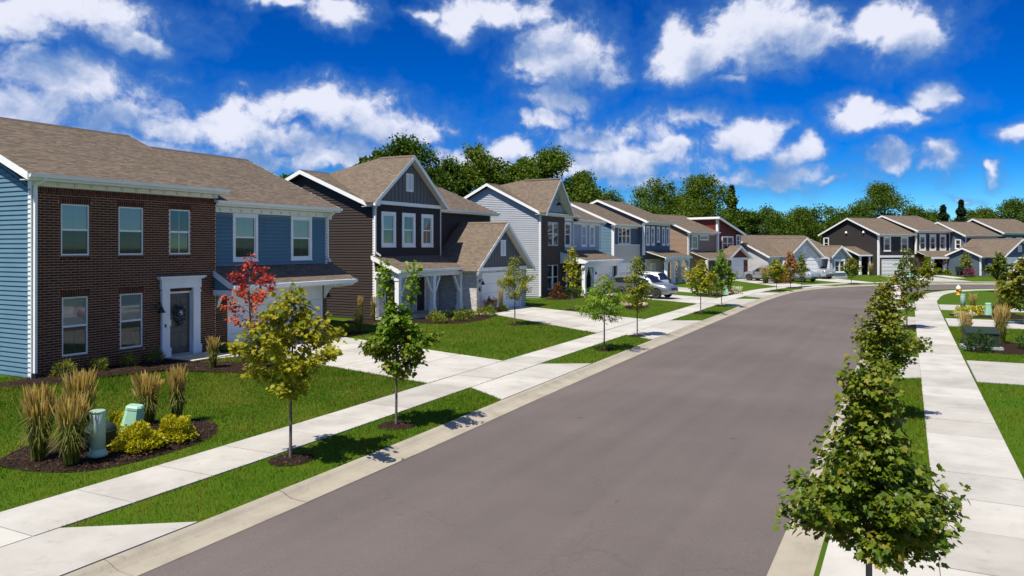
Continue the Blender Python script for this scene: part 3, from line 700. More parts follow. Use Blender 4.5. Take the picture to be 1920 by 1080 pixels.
def corner(h, x, y, z0, z1, sx=1, w=0.10): return box(h, 'corner_board', WHITE, min(x-0.022, x-0.022) if sx > 0 else x-w, (x+w) if sx > 0 else x+0.022, y-0.026, y+w, z0, z1)
GDOOR = mat('garage_door_paint', (0.86, 0.86, 0.86), 0.45, (0.82, 0.83, 0.83), 2.0)
def garage_door(h, fr, s0, s1, z0, z1, rec=0.08, rows=4, cols=8):
    jm = MB()
    for q in ((s0-0.12, s0, z0, z1+0.12), (s1, s1+0.12, z0, z1+0.12), (s0, s1, z1, z1+0.12)): fbox(jm, fr, *q, -rec, 0.03)
    root = jm.build('garage_door', WHITE, h); hh = (z1-z0)/rows
    for r in range(rows):
        mb = MB(); za, zb = z0+r*hh+0.006, z0+(r+1)*hh-0.006; fbox(mb, fr, s0+0.004, s1-0.004, za, zb, -rec-0.03, -rec)
        w = (s1-s0)/cols
        for c in range(cols):
            x0, x1 = s0+c*w+0.07, s0+(c+1)*w-0.07; y0, y1 = za+0.09, zb-0.09; e = 0.03
            o = [fr.p(x0, y0, -rec+0.001), fr.p(x1, y0, -rec+0.001), fr.p(x1, y1, -rec+0.001), fr.p(x0, y1, -rec+0.001)]; i = [fr.p(x0+e, y0+e, -rec+0.012), fr.p(x1-e, y0+e, -rec+0.012), fr.p(x1-e, y1-e, -rec+0.012), fr.p(x0+e, y1-e, -rec+0.012)]
            mb.add(o+i, ((4, 5, 6, 7), (0, 1, 5, 4), (1, 2, 6, 5), (2, 3, 7, 6), (3, 0, 4, 7)))
        mb.build('door_section', GDOOR, root)
    return root
def entry_door(h, fr, s0, s1, z0, z1, m, rec=0.08, frame=True):
    mb = MB(); fbox(mb, fr, s0, s1, z0, z1, -rec-0.04, -rec); w = s1-s0
    for (a, b) in ((0.10, 0.45), (0.55, 0.90)):
        for (c, d) in ((0.08, 0.36), (0.44, 0.74), (0.80, 0.93)):
            x0, x1, y0, y1 = s0+a*w, s0+b*w, z0+c*(z1-z0), z0+d*(z1-z0); e = 0.025
            o = [fr.p(x0, y0, -rec+0.001), fr.p(x1, y0, -rec+0.001), fr.p(x1, y1, -rec+0.001), fr.p(x0, y1, -rec+0.001)]; i = [fr.p(x0+e, y0+e, -rec+0.014), fr.p(x1-e, y0+e, -rec+0.014), fr.p(x1-e, y1-e, -rec+0.014), fr.p(x0+e, y1-e, -rec+0.014)]
            mb.add(o+i, ((4, 5, 6, 7), (0, 1, 5, 4), (1, 2, 6, 5), (2, 3, 7, 6), (3, 0, 4, 7)))
    root = mb.build('door', m, h)
    if frame:
        fm = MB()
        for q in ((s0-0.06, s0, z0, z1+0.06), (s1, s1+0.06, z0, z1+0.06), (s0, s1, z1, z1+0.06)): fbox(fm, fr, *q, -rec-0.04, -rec+0.05)
        fm.build('door_frame', WHITE, root)
    kb = MB(); fbox(kb, fr, s0+0.05, s0+0.10, z0+0.95, z0+1.15, -rec, -rec+0.05); kb.build('handle', mat('satin_nickel', (0.5, 0.5, 0.5), 0.3, metallic=1.0), root)
    return root
def lantern(h, fr, s, z, sc_=1.0):
    mb = MB(); p = Vector(fr.p(s, z, 0.02)); n = Vector((fr.n[0], fr.n[1], 0))
    fbox(mb, fr, s-0.05*sc_, s+0.05*sc_, z+0.02, z+0.16*sc_, 0, 0.03)
    q = [p+Vector((0, 0, 0.1*sc_)), p+n*0.10*sc_+Vector((0, 0, 0.2*sc_)), p+n*0.2*sc_+Vector((0, 0, 0.16*sc_)), p+n*0.2*sc_+Vector((0, 0, 0.06*sc_))]; mb.tube(q, 0.012*sc_, 6)
    c = p+n*0.2*sc_; mb.lathe([(0.02*sc_, 0.08*sc_), (0.05*sc_, 0.05*sc_), (0.075*sc_, -0.03*sc_), (0.13*sc_, -0.12*sc_), (0.11*sc_, -0.12*sc_)], 12, tuple(c))
    return mb.build('wall_lantern', BLACKM, h)
def vent(h, fr, s0, s1, z0, z1, n=9):
    mb = MB(); t = 0.07
    for q in ((s0, s0+t, z0, z1), (s1-t, s1, z0, z1), (s0+t, s1-t, z0, z0+t), (s0+t, s1-t, z1-t, z1)): fbox(mb, fr, *q, 0, 0.05)
    root = mb.build('gable_vent', WHITE, h); hh = (z1-z0-2*t)/n
    for k in range(n):
        za = z0+t+k*hh; MB().quad(fr.p(s0+t, za, 0.042), fr.p(s1-t, za, 0.042), fr.p(s1-t, za+hh, 0.016), fr.p(s0+t, za+hh, 0.016)).build('slat', WHITE, root)
    return root
def post(h, x, y, z0, z1, w=0.26, base=True, cap=True, brace=()):
    mb = MB().box(x-w/2, x+w/2, y-w/2, y+w/2, z0, z1)
    if base: mb.box(x-w/2-0.035, x+w/2+0.035, y-w/2-0.035, y+w/2+0.035, z0, z0+0.34)
    if cap: mb.box(x-w/2-0.03, x+w/2+0.03, y-w/2-0.03, y+w/2+0.03, z1-0.14, z1-0.002)
    r = mb.build('porch_post', WHITE, h)
    for d in brace:
        b = MB(); b.bar((x+d*w/2*0.9, y, z1-0.95), (x+d*0.62, y, z1-0.05), 0.10, 0.14, (0, 1, 0)); b.build('brace', WHITE, r)
    return r
def house(name, label, X, Y, th): return thing(name, label, 'house', (X, Y, 0), R(th))
def sid(name, c): return mat(name, c, 0.6, tuple(q*0.88 for q in c), 1.5, 4, 0.05, 60, spec=0.3)
# ------------------------------------------------------------------ houses
BLUE = sid('blue_siding', (0.110, 0.212, 0.292)); BROWN = sid('brown_siding', (0.042, 0.030, 0.025)); GREYB = sid('grey_blue_siding', (0.40, 0.43, 0.48)); STEEL = sid('steel_blue_siding', (0.095, 0.135, 0.19))
SLATE = mat('slate_board', (0.115, 0.118, 0.128), 0.6, (0.10, 0.10, 0.11), 2); LTBLUE = mat('pale_blue_board', (0.36, 0.42, 0.50), 0.6, (0.32, 0.38, 0.46), 2)
TAN = sid('tan_siding', (0.34, 0.24, 0.175)); RED = mat('oxblood_board', (0.155, 0.022, 0.016), 0.6, (0.13, 0.018, 0.014), 2); PALEG = sid('pale_grey_siding', (0.58, 0.59, 0.62)); DKB = sid('charcoal_brown_siding', (0.048, 0.040, 0.035)); SLB = sid('slate_blue_siding', (0.105, 0.140, 0.185))
BRICK_D = mat('dark_brick', (0.1, 0.04, 0.03), 0.85, (0.75, 0.75, 0.75), 30, 3, 0.4, 120, tintcols=[(0.070, 0.015, 0.008), (0.110, 0.023, 0.011), (0.048, 0.011, 0.006), (0.140, 0.032, 0.015), (0.084, 0.018, 0.009)])
MORT = mat('tan_mortar', (0.56, 0.38, 0.23), 0.95, (0.48, 0.33, 0.20), 20, bump=0.3)
BRICK_W = mat('whitewashed_brick', (0.5, 0.48, 0.46), 0.85, (0.8, 0.8, 0.8), 30, 3, 0.3, 120, tintcols=[(0.72, 0.68, 0.66), (0.80, 0.77, 0.75), (0.64, 0.60, 0.58), (0.84, 0.81, 0.79)]); MORT_D = mat('grey_mortar', (0.30, 0.27, 0.27), 0.95)
BRICK_B = mat('brown_brick', (0.13, 0.08, 0.06), 0.85, (0.8, 0.8, 0.8), 30, 3, 0.3, 120, tintcols=[(0.105, 0.062, 0.048), (0.14, 0.085, 0.066), (0.088, 0.052, 0.042), (0.12, 0.075, 0.06)]); MORT_B = mat('brown_mortar', (0.15, 0.115, 0.095), 0.95)
STONE = mat('beige_panel', (0.56, 0.53, 0.48), 0.85, (0.50, 0.47, 0.43), 3, bump=0.3)
def core(h, m, *b): return box(h, 'wall', m, *b)
def gable_core(h, m, u0, u1, v0, v1, z0, ze, vr, zr):
    MB().prism([(u0, v0, z0), (u0, v1, z0), (u0, v1, ze), (u0, vr, zr), (u0, v0, ze)], (u1-u0, 0, 0)).build('wall', m, h)
def gpoly(v0, v1, z0, zf, vr, zr):   # left-gable polygon in s (back->front): s = v1 - v
    k = (zr-zf)/(vr-v0); zb = zr-k*(v1-vr)
    return [(0, z0), (v1-v0, z0), (v1-v0, zf), (v1-vr, zr), (0, zb)]
def corbel(h, x, y0, zt, dep=0.62, ht=0.62, w=0.12):     # scrolled eave bracket
    n = 8; pts = [(x-w/2, y0, zt), (x-w/2, y0-dep, zt), (x-w/2, y0-dep, zt-0.12)]
    for k in range(1, n): t = k/n; pts.append((x-w/2, y0-dep+0.08+(dep-0.2)*math.sin(t*math.pi/2), zt-0.14-(ht-0.2)*(1-math.cos(t*math.pi/2))))
    pts += [(x-w/2, y0-0.06, zt-ht), (x-w/2, y0, zt-ht)]
    MB().prism(pts, (w, 0, 0)).build('eave_bracket', WHITE, h)

# ---- 1: dark brick and blue siding house
h = house('brick_house', 'two-storey dark brick house with blue siding, nearest at the left', -21.8, 12.55, 90)
gable_core(h, BLUE, 0.02, 6.38, 0.14, 10.1, 0.32, 5.75, 4.9, 7.98); gable_core(h, BLUE, 6.38, 12.45, 0.42, 10.6, 0.32, 5.3, 5.4, 7.70)
box(h, 'foundation', FOUND, 0.0, 12.43, 0.12, 10.1, 0.0, 0.32)
f = front(0, 0)
ups = [(0.84, 1.70), (2.65, 3.51), (4.48, 5.30)]; los = [(0.87, 1.66), (2.70, 3.49)]
ops = [(a, b, 3.74, 5.26) for a, b in ups]+[(a, b, 0.80, 2.53) for a, b in los]+[(4.36, 5.41, 0.36, 2.52)]
bricks(h, f, (0.0, 6.38), (0.26, 5.72), BRICK_D, MORT, ops, limit=300)
for i, (a, b) in enumerate(ups): window(h, f, a, b, 3.75, 5.26, 0.0, 1, 'blind' if i < 2 else 'dark', rec=0.05, grid=True)
for a, b in los: window(h, f, a, b, 0.81, 2.53, 0.0, 1, 'blind', rec=0.05, grid=True)
entry_door(h, f, 4.45, 5.32, 0.42, 2.44, mat('grey_door_paint', (0.085, 0.080, 0.070), 0.4), rec=0.07)
box(h, 'threshold', FOUND, 4.36, 5.41, -0.12, 0.04, 0.345, 0.415)
sr = MB()
for a, b in ((4.13, 4.42), (5.35, 5.64+0.0)):
    sr.box(a, b, -0.10, 0.0, 0.34, 2.62); sr.box(a-0.03, b+0.03, -0.13, -0.002, 0.34, 0.66); sr.box(a-0.02, b+0.02, -0.12, -0.002, 2.46, 2.52)
sr.build('pilaster', WHITE, h)
sr = MB(); sr.box(4.10, 5.67, -0.11, 0.0, 2.62, 2.92); sr.box(4.02, 5.75, -0.17, -0.001, 2.92, 2.97); sr.box(3.97, 5.80, -0.22, -0.002, 2.97, 3.02); sr.build('door_entablature', WHITE, h)
lantern(h, f, 4.0, 1.98); pbox(h, 'doorbell', BLACKM, f, 4.22, 4.26, 1.35, 1.45, 0.10, 0.13)
# left wall
lf = left(0.0, 10.1); siding(h, lf, gpoly(0.0, 10.1, 0.33, 5.62, 4.9, 7.85), BLUE)
box(h, 'corner_board', WHITE, -0.028, 0.0, -0.02, 0.13, 0.30, 5.9); box(h, 'corner_board', WHITE, 0.0, 0.02, -0.02, 0.0, 0.30, 5.70)
gable_roof(h, -0.32, 6.50, -0.42, 4.9, 10.4, 6.04, 8.27, over=0.3, single=300, wall_v=0.0, frieze=0.0, rake_r=False); MB().prism([(6.5, -0.42, 5.90), (6.5, 4.9, 8.13), (6.5, 4.9, 8.29), (6.5, -0.42, 6.06)], (0.012, 0, 0)).build('roof_edge', SHINGLE, h)
fz = MB().box(-0.02, 6.42, -0.06, 0.02, 5.72, 5.87); fz.build('frieze', WHITE, h)
for k in range(13): MB().box(0.18+k*0.5, 0.26+k*0.5, -0.085, -0.061, 5.75, 5.84).build('frieze_light_spot', SOFFIT, h)  # small blocks put in for the spots of light along the frieze
downspout(h, [(0.10, -0.48, 5.98), (0.10, -0.46, 5.86), (0.05, -0.10, 5.72), (0.05, -0.085, 0.42), (0.05, -0.10, 0.30)])
box(h, 'downspout_boot', BLACKM, -0.02, 0.14, -0.22, -0.04, 0.05, 0.46)
# garage side
g = front(6.38, 0.3); W = 6.09
w1, w2 = (0.99, 2.20), (3.95, 5.15)
wops = [(w1[0]+.05, w1[1]-.05, 3.5, 5.2), (w2[0]+.05, w2[1]-.05, 3.5, 5.2)]
siding(h, g, [(0, 2.9), (W, 2.9), (W, 5.26), (0, 5.26)], BLUE, wops, thick=0.052)
for a, b in (w1, w2): window(h, g, a, b, 3.47, 5.25, 0.11, 1, 'blind', grid=True)
box(h, 'corner_board', WHITE, 6.39, 6.49, 0.262, 0.3, 2.9, 5.4); box(h, 'corner_board', WHITE, 12.37, 12.49, 0.262, 0.42, 3.0, 5.4)
gable_roof(h, 6.30, 12.88, -0.10, 5.4, 10.9, 5.66, 8.02, over=0.1, wall_v=0.3, frieze=0.27, rake_l=False)
for k in range(12): MB().box(6.75+k*0.5, 6.83+k*0.5, 0.24, 0.268, 5.30, 5.38).build('frieze_light_spot', SOFFIT, h)  # same blocks imitating light spots, on the garage frieze
downspout(h, [(12.55, -0.16, 5.56), (12.52, -0.05, 5.44), (12.44, 0.22, 5.2), (12.44, 0.21, 3.55), (12.44, 0.05, 3.38)])
siding(h, right(12.47, 0.3), [(0, 0.3), (9.8, 0.3), (9.8, 5.5), (5.1, 7.7), (0, 5.5)], BLUE, single=False)
slope(h, [(6.28, -0.92, 2.66), (12.86, -0.92, 2.66), (12.86, 0.32, 3.30), (6.28, 0.32, 3.30)])
box(h, 'fascia', WHITE, 6.28, 12.86, -0.945, -0.918, 2.48, 2.655); MB().prism([(6.28, -0.94, 2.46), (6.28, 0.0, 2.96), (6.28, 0.0, 3.16), (6.28, -0.94, 2.68)], (-0.03, 0, 0)).build('rake_board', WHITE, h)
MB().prism([(6.30, -0.90, 2.49), (6.30, 0.0, 2.49), (6.30, 0.0, 2.94)], (0.03, 0, 0)).build('end_panel', BLUE, h); box(h, 'end_trim', WHITE, 6.25, 6.32, -0.92, 0.0, 2.28, 2.48)
gt = MB(); gt.box(6.26, 12.90, -1.06, -0.947, 2.52, 2.64); gt.build('gutter', WHITE, h)
box(h, 'soffit', SOFFIT, 6.32, 12.84, -0.915, 0.26, 2.46, 2.478); box(h, 'frieze', WHITE, 6.40, 12.46, 0.235, 0.30, 2.44, 2.62) if False else None
bricks(h, g, (0.0, W), (0.26, 2.44), BRICK_D, MORT, [(0.78, 5.80, 0.2, 2.45)], soldier=False)
box(h, 'header', WHITE, 7.0, 12.45, 0.24, 0.31, 2.40, 2.459)
garage_door(h, g, 0.88, 5.70, 0.28, 2.28, rec=0.0)
corbel(h, 6.62, 0.24, 2.45); corbel(h, 12.30, 0.24, 2.45)
downspout(h, [(12.82, -1.0, 2.54), (12.72, -0.85, 2.42), (12.52, 0.15, 2.30)])
lantern(h, g, 5.98, 1.98); lantern(h, g, 0.45, 1.98)
pbox(h, 'house_number', BLACKM, g, 0.30, 0.48, 1.35, 1.55, 0.004, 0.02)
H1 = h
# ---- 2: brown house with two white-trimmed gables
h = house('brown_house', 'dark brown two-storey house with slate front gables and whitewashed brick porch', -23.9, 30.65, 90)
gable_core(h, BROWN, 0.02, 12.93, 0.62, 9.0, 0.36, 6.0, 4.7, 7.88); box(h, 'wall', BROWN, 0.02, 6.03, 0.11, 1.0, 0.36, 6.2)
box(h, 'foundation', FOUND, 0.0, 12.95, 0.03, 9.0, 0.1, 0.36)
siding(h, left(0.0, 9.0), [(0, 0.37), (9.0, 0.37), (9.0, 6.1), (8.45, 6.1), (4.3, 7.80), (0, 6.0)], BROWN)
f = front(0, 0)
win = [(0.48, 1.71), (2.27, 3.48), (4.06, 5.22)]
siding(h, f, [(0, 3.3), (6.05, 3.3), (6.05, 6.2), (0, 6.2)], BROWN, [(a+.05, b-.05, 4.04, 5.78) for a, b in win], thick=0.048)
for a, b in win: window(h, f, a, b, 4.0, 5.82, 0.17, 1, 'half' if a < 1 else 'curtain', grid=a > 1)
for x0, x1, y0, y1 in ((-0.03, 0.0, -0.03, 0.12), (0.0, 0.10, -0.035, 0.0), (5.97, 6.07, -0.035, 0.0), (6.05, 6.08, -0.03, 0.5)): box(h, 'corner_board', WHITE, x0, x1, y0, y1, 0.42 if x0 < 0 else 3.45, 6.2)
siding(h, front(6.05, 0.6), [(0, 2.6), (6.9, 2.6), (6.9, 6.06), (0, 6.06)], BROWN); siding(h, right(12.95, 0.6), [(0, 0.37), (8.4, 0.37), (8.4, 5.9), (4.1, 7.8), (0, 5.9)], BROWN, single=False)
box(h, 'corner_board', WHITE, 12.85, 12.98, 0.565, 0.7, 2.6, 6.0)
gable_roof(h, -0.32, 13.3, 0.18, 4.7, 9.4, 6.22, 8.07, over=0.3, wall_v=0.6, frieze=0.0)
# front bay gable
uc = 2.97
battens(h, f, [(0.0, 6.34), (6.05, 6.34), (uc+0.05, 8.62)], SLATE, 0.34)
box(h, 'band_board', WHITE, -0.06, 6.10, -0.055, 0.0, 6.18, 6.37); vent(h, f, uc-0.33, uc+0.33, 6.98, 7.95)
cross_gable(h, uc, 3.42, -0.36, 4.75, 6.24, 8.90, valley=(0.22, 1.9, 1.07, 4.7, 8.07))
gt = MB(); gt.box(-0.50, -0.10, -0.42, -0.30, 6.06, 6.2); gt.build('gutter', WHITE, h)
downspout(h, [(-0.25, -0.30, 6.06), (-0.10, -0.1, 5.9), (-0.07, -0.07, 5.7), (-0.07, -0.07, 3.75), (0.15, -0.25, 3.55)])
# porch
slope(h, [(-0.28, -1.68, 2.86), (5.9, -1.68, 2.86), (5.9, 0.02, 3.55), (-0.28, 0.02, 3.55)])
MB().prism([(-0.28, -1.70, 2.66), (-0.28, 0.0, 3.35), (-0.28, 0.0, 3.56), (-0.28, -1.70, 2.88)], (-0.03, 0, 0)).build('rake_board', WHITE, h)
box(h, 'porch_beam', WHITE, -0.12, 5.96, -1.56, -1.30, 2.46, 2.80); box(h, 'porch_side_beam', WHITE, -0.12, 0.14, -1.298, -0.03, 2.46, 2.74); MB().prism([(-0.02, -1.5, 2.74), (-0.02, -0.02, 2.74), (-0.02, -0.02, 3.33)], (0.03, 0, 0)).build('end_panel', BROWN, h)
gt = MB(); gt.box(-0.30, 5.7, -1.82, -1.70, 2.72, 2.84); gt.build('gutter', WHITE, h)
box(h, 'porch_ceiling', SOFFIT, 0.15, 5.9, -1.30, 0.0, 2.70, 2.74); box(h, 'porch_floor', CONC, -0.1, 5.99, -1.62, 0.0, 0.30, 0.45)
post(h, 0.02, -1.43, 0.45, 2.46, 0.24, brace=(1,)); post(h, 3.10, -1.43, 0.45, 2.46, 0.24, brace=(-1, 1)); post(h, 5.82, -1.43, 0.45, 2.46, 0.24, brace=(-1,)); box(h, 'corner_post', WHITE, -0.05, 0.16, -0.12, 0.0, 0.45, 2.46)
bricks(h, front(0.0, -0.004), (0.17, 5.97), (0.46, 2.69), BRICK_W, MORT_D, [(0.75, 1.80, 0.95, 2.4), (3.58, 4.52, 0.45, 2.55)], soldier=False)
window(h, front(0, 0), 0.75, 1.80, 0.95, 2.40, 0.07, 1, 'dark', rec=0.01); entry_door(h, front(0, 0), 3.66, 4.44, 0.5, 2.5, mat('black_door_paint', (0.010, 0.009, 0.009), 0.5), rec=0.03); box(h, 'step', CONC, 3.5, 4.6, -0.25, -0.02, 0.45, 0.50)
pbox(h, 'mailbox_plate', BLACKM, front(0, 0), 3.20, 3.38, 0.95, 1.05, 0.02, 0.07)
# garage wing
box(h, 'wall', BROWN, 6.05, 12.06, -2.36, 0.6, 0.2, 2.7)
bricks(h, left(5.99, 0.0), (0.0, 2.45), (0.26, 2.62), BRICK_W, MORT_D); gf = front(5.99, -2.45)
bricks(h, gf, (0.0, 6.13), (0.26, 2.62), BRICK_W, MORT_D, [(0.60, 5.46, 0.2, 2.52)], soldier=False); garage_door(h, gf, 0.70, 5.36, 0.30, 2.40, rec=0.06)
box(h, 'corner_post', WHITE, 5.93, 5.985, -2.47, -2.40, 2.4, 2.6); box(h, 'header', SLATE, 6.55, 11.5, -2.45, -2.40, 2.41, 2.62)
box(h, 'band_board', WHITE, 5.90, 12.18, -2.52, -2.42, 2.62, 2.82)
battens(h, gf, [(0.0, 2.82), (6.13, 2.82), (3.07, 5.16)], SLATE, 0.34); vent(h, gf, 2.75, 3.38, 3.46, 4.42)
MB().prism([(6.0, -2.44, 2.8), (12.1, -2.44, 2.8), (9.06, -2.44, 5.1)], (0, 0.04, 0)).build('gable_wall', SLATE, h)
cross_gable(h, 9.06, 3.60, -2.82, 0.62, 2.68, 5.46)
lantern(h, gf, 0.32, 2.0); pbox(h, 'house_number', BLACKM, gf, 0.22, 0.40, 1.50, 1.74, 0.004, 0.025); lantern(h, gf, 5.8, 2.0)
siding(h, right(12.12, -2.45), [(0, 0.3), (3.0, 0.3), (3.0, 2.7), (0, 2.7)], BROWN, single=False)
H2 = h
# ---- 3: grey siding house with brown brick tower
h = house('grey_house', 'grey two-storey house with a narrow brown brick tower and steep white gable', -23.5, 49.26, 90)
gable_core(h, GREYB, 0.02, 6.6, 0.42, 8.8, 0.4, 6.3, 4.3, 8.4); gable_core(h, LTBLUE, 6.6, 12.4, 0.42, 8.8, 0.4, 5.9, 4.6, 7.9); box(h, 'wall', BROWN, 0.02, 4.27, 0.15, 0.6, 0.4, 6.4); box(h, 'foundation', FOUND, 0, 12.4, 0.05, 8.8, 0.0, 0.42)
siding(h, left(0.0, 8.8), [(0, 0.43), (8.8, 0.43), (8.8, 6.35), (8.6, 6.42), (4.45, 8.45), (0, 6.3)], GREYB)
box(h, 'corner_board', WHITE, -0.03, 0.0, -0.02, 0.14, 0.42, 6.3); box(h, 'corner_board', WHITE, 0.0, 0.03, -0.025, 0.0, 0.42, 6.3)
f = front(0, 0)
bricks(h, f, (0.03, 4.29), (0.40, 6.28), BRICK_B, MORT_B, [(1.22, 3.12, 4.1, 5.84), (1.15, 3.08, 0.86, 2.66)], soldier=False)
window(h, f, 1.22, 3.12, 4.1, 5.84, 0.0, 2, 'curtain', rec=0.05, mull=0.14); window(h, f, 1.15, 3.08, 0.86, 2.66, 0.0, 2, 'dark', rec=0.05, mull=0.14)
battens(h, f, [(0.0, 6.50), (4.29, 6.50), (2.1, 8.72)], LTBLUE, 0.35); box(h, 'band_board', WHITE, -0.25, 4.5, -0.06, 0.0, 6.28, 6.50)
MB().prism([(0.0, 0.004, 6.4), (4.29, 0.004, 6.4), (2.1, 0.004, 8.7)], (0, 0.3, 0)).build('gable_wall', LTBLUE, h)
cross_gable(h, 2.1, 2.52, -0.66, 4.4, 6.46, 9.06, valley=(-0.14, 2.4, 0.33, 4.3, 8.72)); lt = MB(); lt.tube([(1.55, -0.03, 7.35), (1.75, -0.2, 7.55), (2.1, -0.35, 7.5), (2.3, -0.4, 7.35)], 0.025, 6); lt.lathe([(0.03, 0.12), (0.08, 0.08), (0.26, -0.12), (0.24, -0.12)], 12, (2.32, -0.4, 7.22)); lt.lathe([(0.10, -0.05), (0.10, 0.05)], 10, (1.55, -0.05, 7.35)); lt.build('gooseneck_lamp', BLACKM, h)
gable_roof(h, -0.32, 6.75, -0.10, 4.3, 8.9, 6.52, 8.72, wall_v=0.3, frieze=0.0); box(h, 'frieze', WHITE, 4.3, 6.7, 0.26, 0.3, 6.05, 6.34); box(h, 'corner_board', WHITE, 6.58, 6.68, 0.25, 0.3, 3.4, 6.1)
fs_ = front(4.29, 0.3); siding(h, fs_, [(0, 3.2), (2.3, 3.2), (2.3, 6.05), (0, 6.05)], GREYB, [(0.6, 1.75, 4.05, 5.9)]); window(h, fs_, 0.55, 1.80, 4.0, 5.95, 0.15, 1, 'dark')
fb = front(6.65, 0.3); battens(h, fb, [(0, 3.2), (5.8, 3.2), (5.8, 5.85), (0, 5.85)], LTBLUE, 0.33)
for a, b in ((1.60, 2.75), (3.40, 4.55)): window(h, fb, a, b, 4.02, 5.84, 0.15, 1, 'dark')
gable_roof(h, 6.6, 12.8, -0.15, 4.6, 8.9, 6.22, 8.2, over=0.1, wall_v=0.3, frieze=0.2, rake_l=False); box(h, 'corner_board', WHITE, 12.32, 12.44, 0.26, 0.4, 3.2, 5.9); siding(h, right(12.42, 0.3), [(0, 0.4), (8.5, 0.4), (8.5, 5.9), (4.2, 7.9), (0, 5.9)], GREYB, single=False)
slope(h, [(3.45, -2.05, 3.00), (11.6, -2.05, 3.00), (11.6, 0.3, 3.72), (3.45, 0.3, 3.72)]); box(h, 'fascia', WHITE, 3.45, 11.6, -2.10, -2.05, 2.76, 2.98); box(h, 'gutter', WHITE, 3.43, 11.62, -2.22, -2.10, 2.82, 2.95)
MB().prism([(3.44, -2.1, 2.75), (3.44, 0.0, 2.75), (3.44, 0.0, 3.62), (3.44, -2.1, 2.98)], (-0.03, 0, 0)).build('porch_end_panel', WHITE, h)
box(h, 'porch_beam', WHITE, 3.5, 11.3, -1.95, -1.70, 2.45, 2.76); box(h, 'porch_floor', CONC, 3.3, 5.9, -2.0, 0.3, 0.3, 0.5)
post(h, 3.75, -1.82, 0.5, 2.45, 0.26, brace=(1,)); post(h, 5.55, -1.82, 0.5, 2.45, 0.26, brace=(-1,)); box(h, 'porch_back_wall', BRICK_B, 4.29, 5.9, 0.0, 0.3, 0.5, 3.0)
entry_door(h, front(0, 0.0), 4.6, 5.4, 0.52, 2.5, mat('black_door_paint', (0.01, 0.01, 0.01), 0.5), rec=-0.05)
box(h, 'wall', BRICK_B, 5.75, 6.1, -1.68, 0.3, 0.3, 2.76); box(h, 'wall', BRICK_B, 10.95, 11.3, -1.68, 0.3, 0.3, 2.76); box(h, 'header', WHITE, 6.1, 10.95, -1.66, -1.2, 2.46, 2.74); garage_door(h, front(6.1, -1.5), 0.1, 4.75, 0.3, 2.34, rec=0.05); lantern(h, front(5.75, -1.68), 0.2, 2.0)
downspout(h, [(11.58, -2.16, 2.85), (11.5, -2.0, 2.7), (11.36, -1.6, 2.55), (11.36, -1.6, 0.4)]); downspout(h, [(12.75, -0.2, 6.1), (12.5, 0.2, 5.8), (12.5, 0.22, 3.7)])
hm = MB()
for k in range(9):
    t = k/8; hm.tube([(4.25+t*0.55, -1.2, 2.45), (4.35+t*0.35, -1.2, 1.5+0.35*abs(t-0.5)), (4.30+t*0.45, -1.25, 1.12+0.5*(t-0.5)**2)], 0.012, 4)
hm.add([(4.28+0.06*i, -1.25-0.35*math.sin(j*math.pi/6), 1.02+0.45*(((i-4)/4.5)**2)+0.25*(1-math.sin(j*math.pi/6))) for j in range(7) for i in range(9)], [(j*9+i, j*9+i+1, (j+1)*9+i+1, (j+1)*9+i) for j in range(6) for i in range(8)])
ob = hm.build('hammock_chair', mat('hammock_cloth', (0.6, 0.58, 0.54), 0.9), None, loc=(-23.5, 49.26, 0), rz=R(90)); tag(ob, 'cream hammock chair hanging in the porch of the grey house', 'hammock chair')
H3 = h
# ---- 4: blue house with five slim upstairs windows
h = house('blue_house', 'blue two-storey house with a pale stone panel and five slim upstairs windows', -23.6, 65.2, 86)
gable_core(h, STEEL, 0.02, 6.2, 0.42, 9.5, 0.3, 5.8, 4.8, 7.8); gable_core(h, STEEL, 6.2, 13.3, -0.18, 9.5, 0.3, 6.2, 4.6, 8.4)
siding(h, left(0.0, 9.5), [(0, 0.35), (9.2, 0.35), (9.2, 5.85), (4.7, 7.85), (0, 5.8)], sid('blue_siding', (0.110, 0.212, 0.292)), single=False); siding(h, left(6.2, 9.5), [(0, 5.0), (9.75, 5.0), (9.75, 6.3), (4.9, 8.5), (0, 6.3)], STEEL, single=False)
fa = front(0, 0.3); siding(h, fa, [(0, 4.2), (6.2, 4.2), (6.2, 5.85), (0, 5.85)], STEEL, [(1.25, 4.0, 4.2, 5.85)], single=False); window(h, fa, 1.2, 4.05, 4.24, 5.84, 0.08, 3, 'dark', mull=0.10)
box(h, 'stone_panel', STONE, 0.12, 6.2, 0.16, 0.3, 0.35, 4.17); box(h, 'panel_cap', WHITE, 0.12, 6.2, 0.12, 0.3, 4.172, 4.23); box(h, 'corner_board', WHITE, -0.03, 0.13, 0.14, 0.4, 0.35, 5.95)
gable_roof(h, -0.32, 6.3, -0.10, 4.8, 9.8, 6.12, 8.25, over=0.3, wall_v=0.3, frieze=0.15, rake_r=False)
fb = front(6.2, -0.3); V = [(0.42, 1.30), (1.75, 2.65), (3.30, 4.10), (4.75, 5.60), (6.0, 6.85)]
siding(h, fb, [(0, 3.2), (7.1, 3.2), (7.1, 6.22), (0, 6.22)], STEEL, [(a+.05, b-.05, 4.2, 6.0) for a, b in V], single=False)
for i, (a, b) in enumerate(V): window(h, fb, a, b, 4.15 if i != 2 else 4.45, 6.05, 0.16, 1, 'dark')
box(h, 'corner_board', WHITE, 6.15, 6.30, -0.34, -0.1, 3.2, 6.3); gable_roof(h, 5.9, 13.65, -0.72, 4.6, 9.8, 6.52, 8.75, over=0.3, wall_v=-0.3, frieze=0.15); box(h, 'corner_board', WHITE, 13.2, 13.32, -0.34, -0.1, 3.2, 6.2)
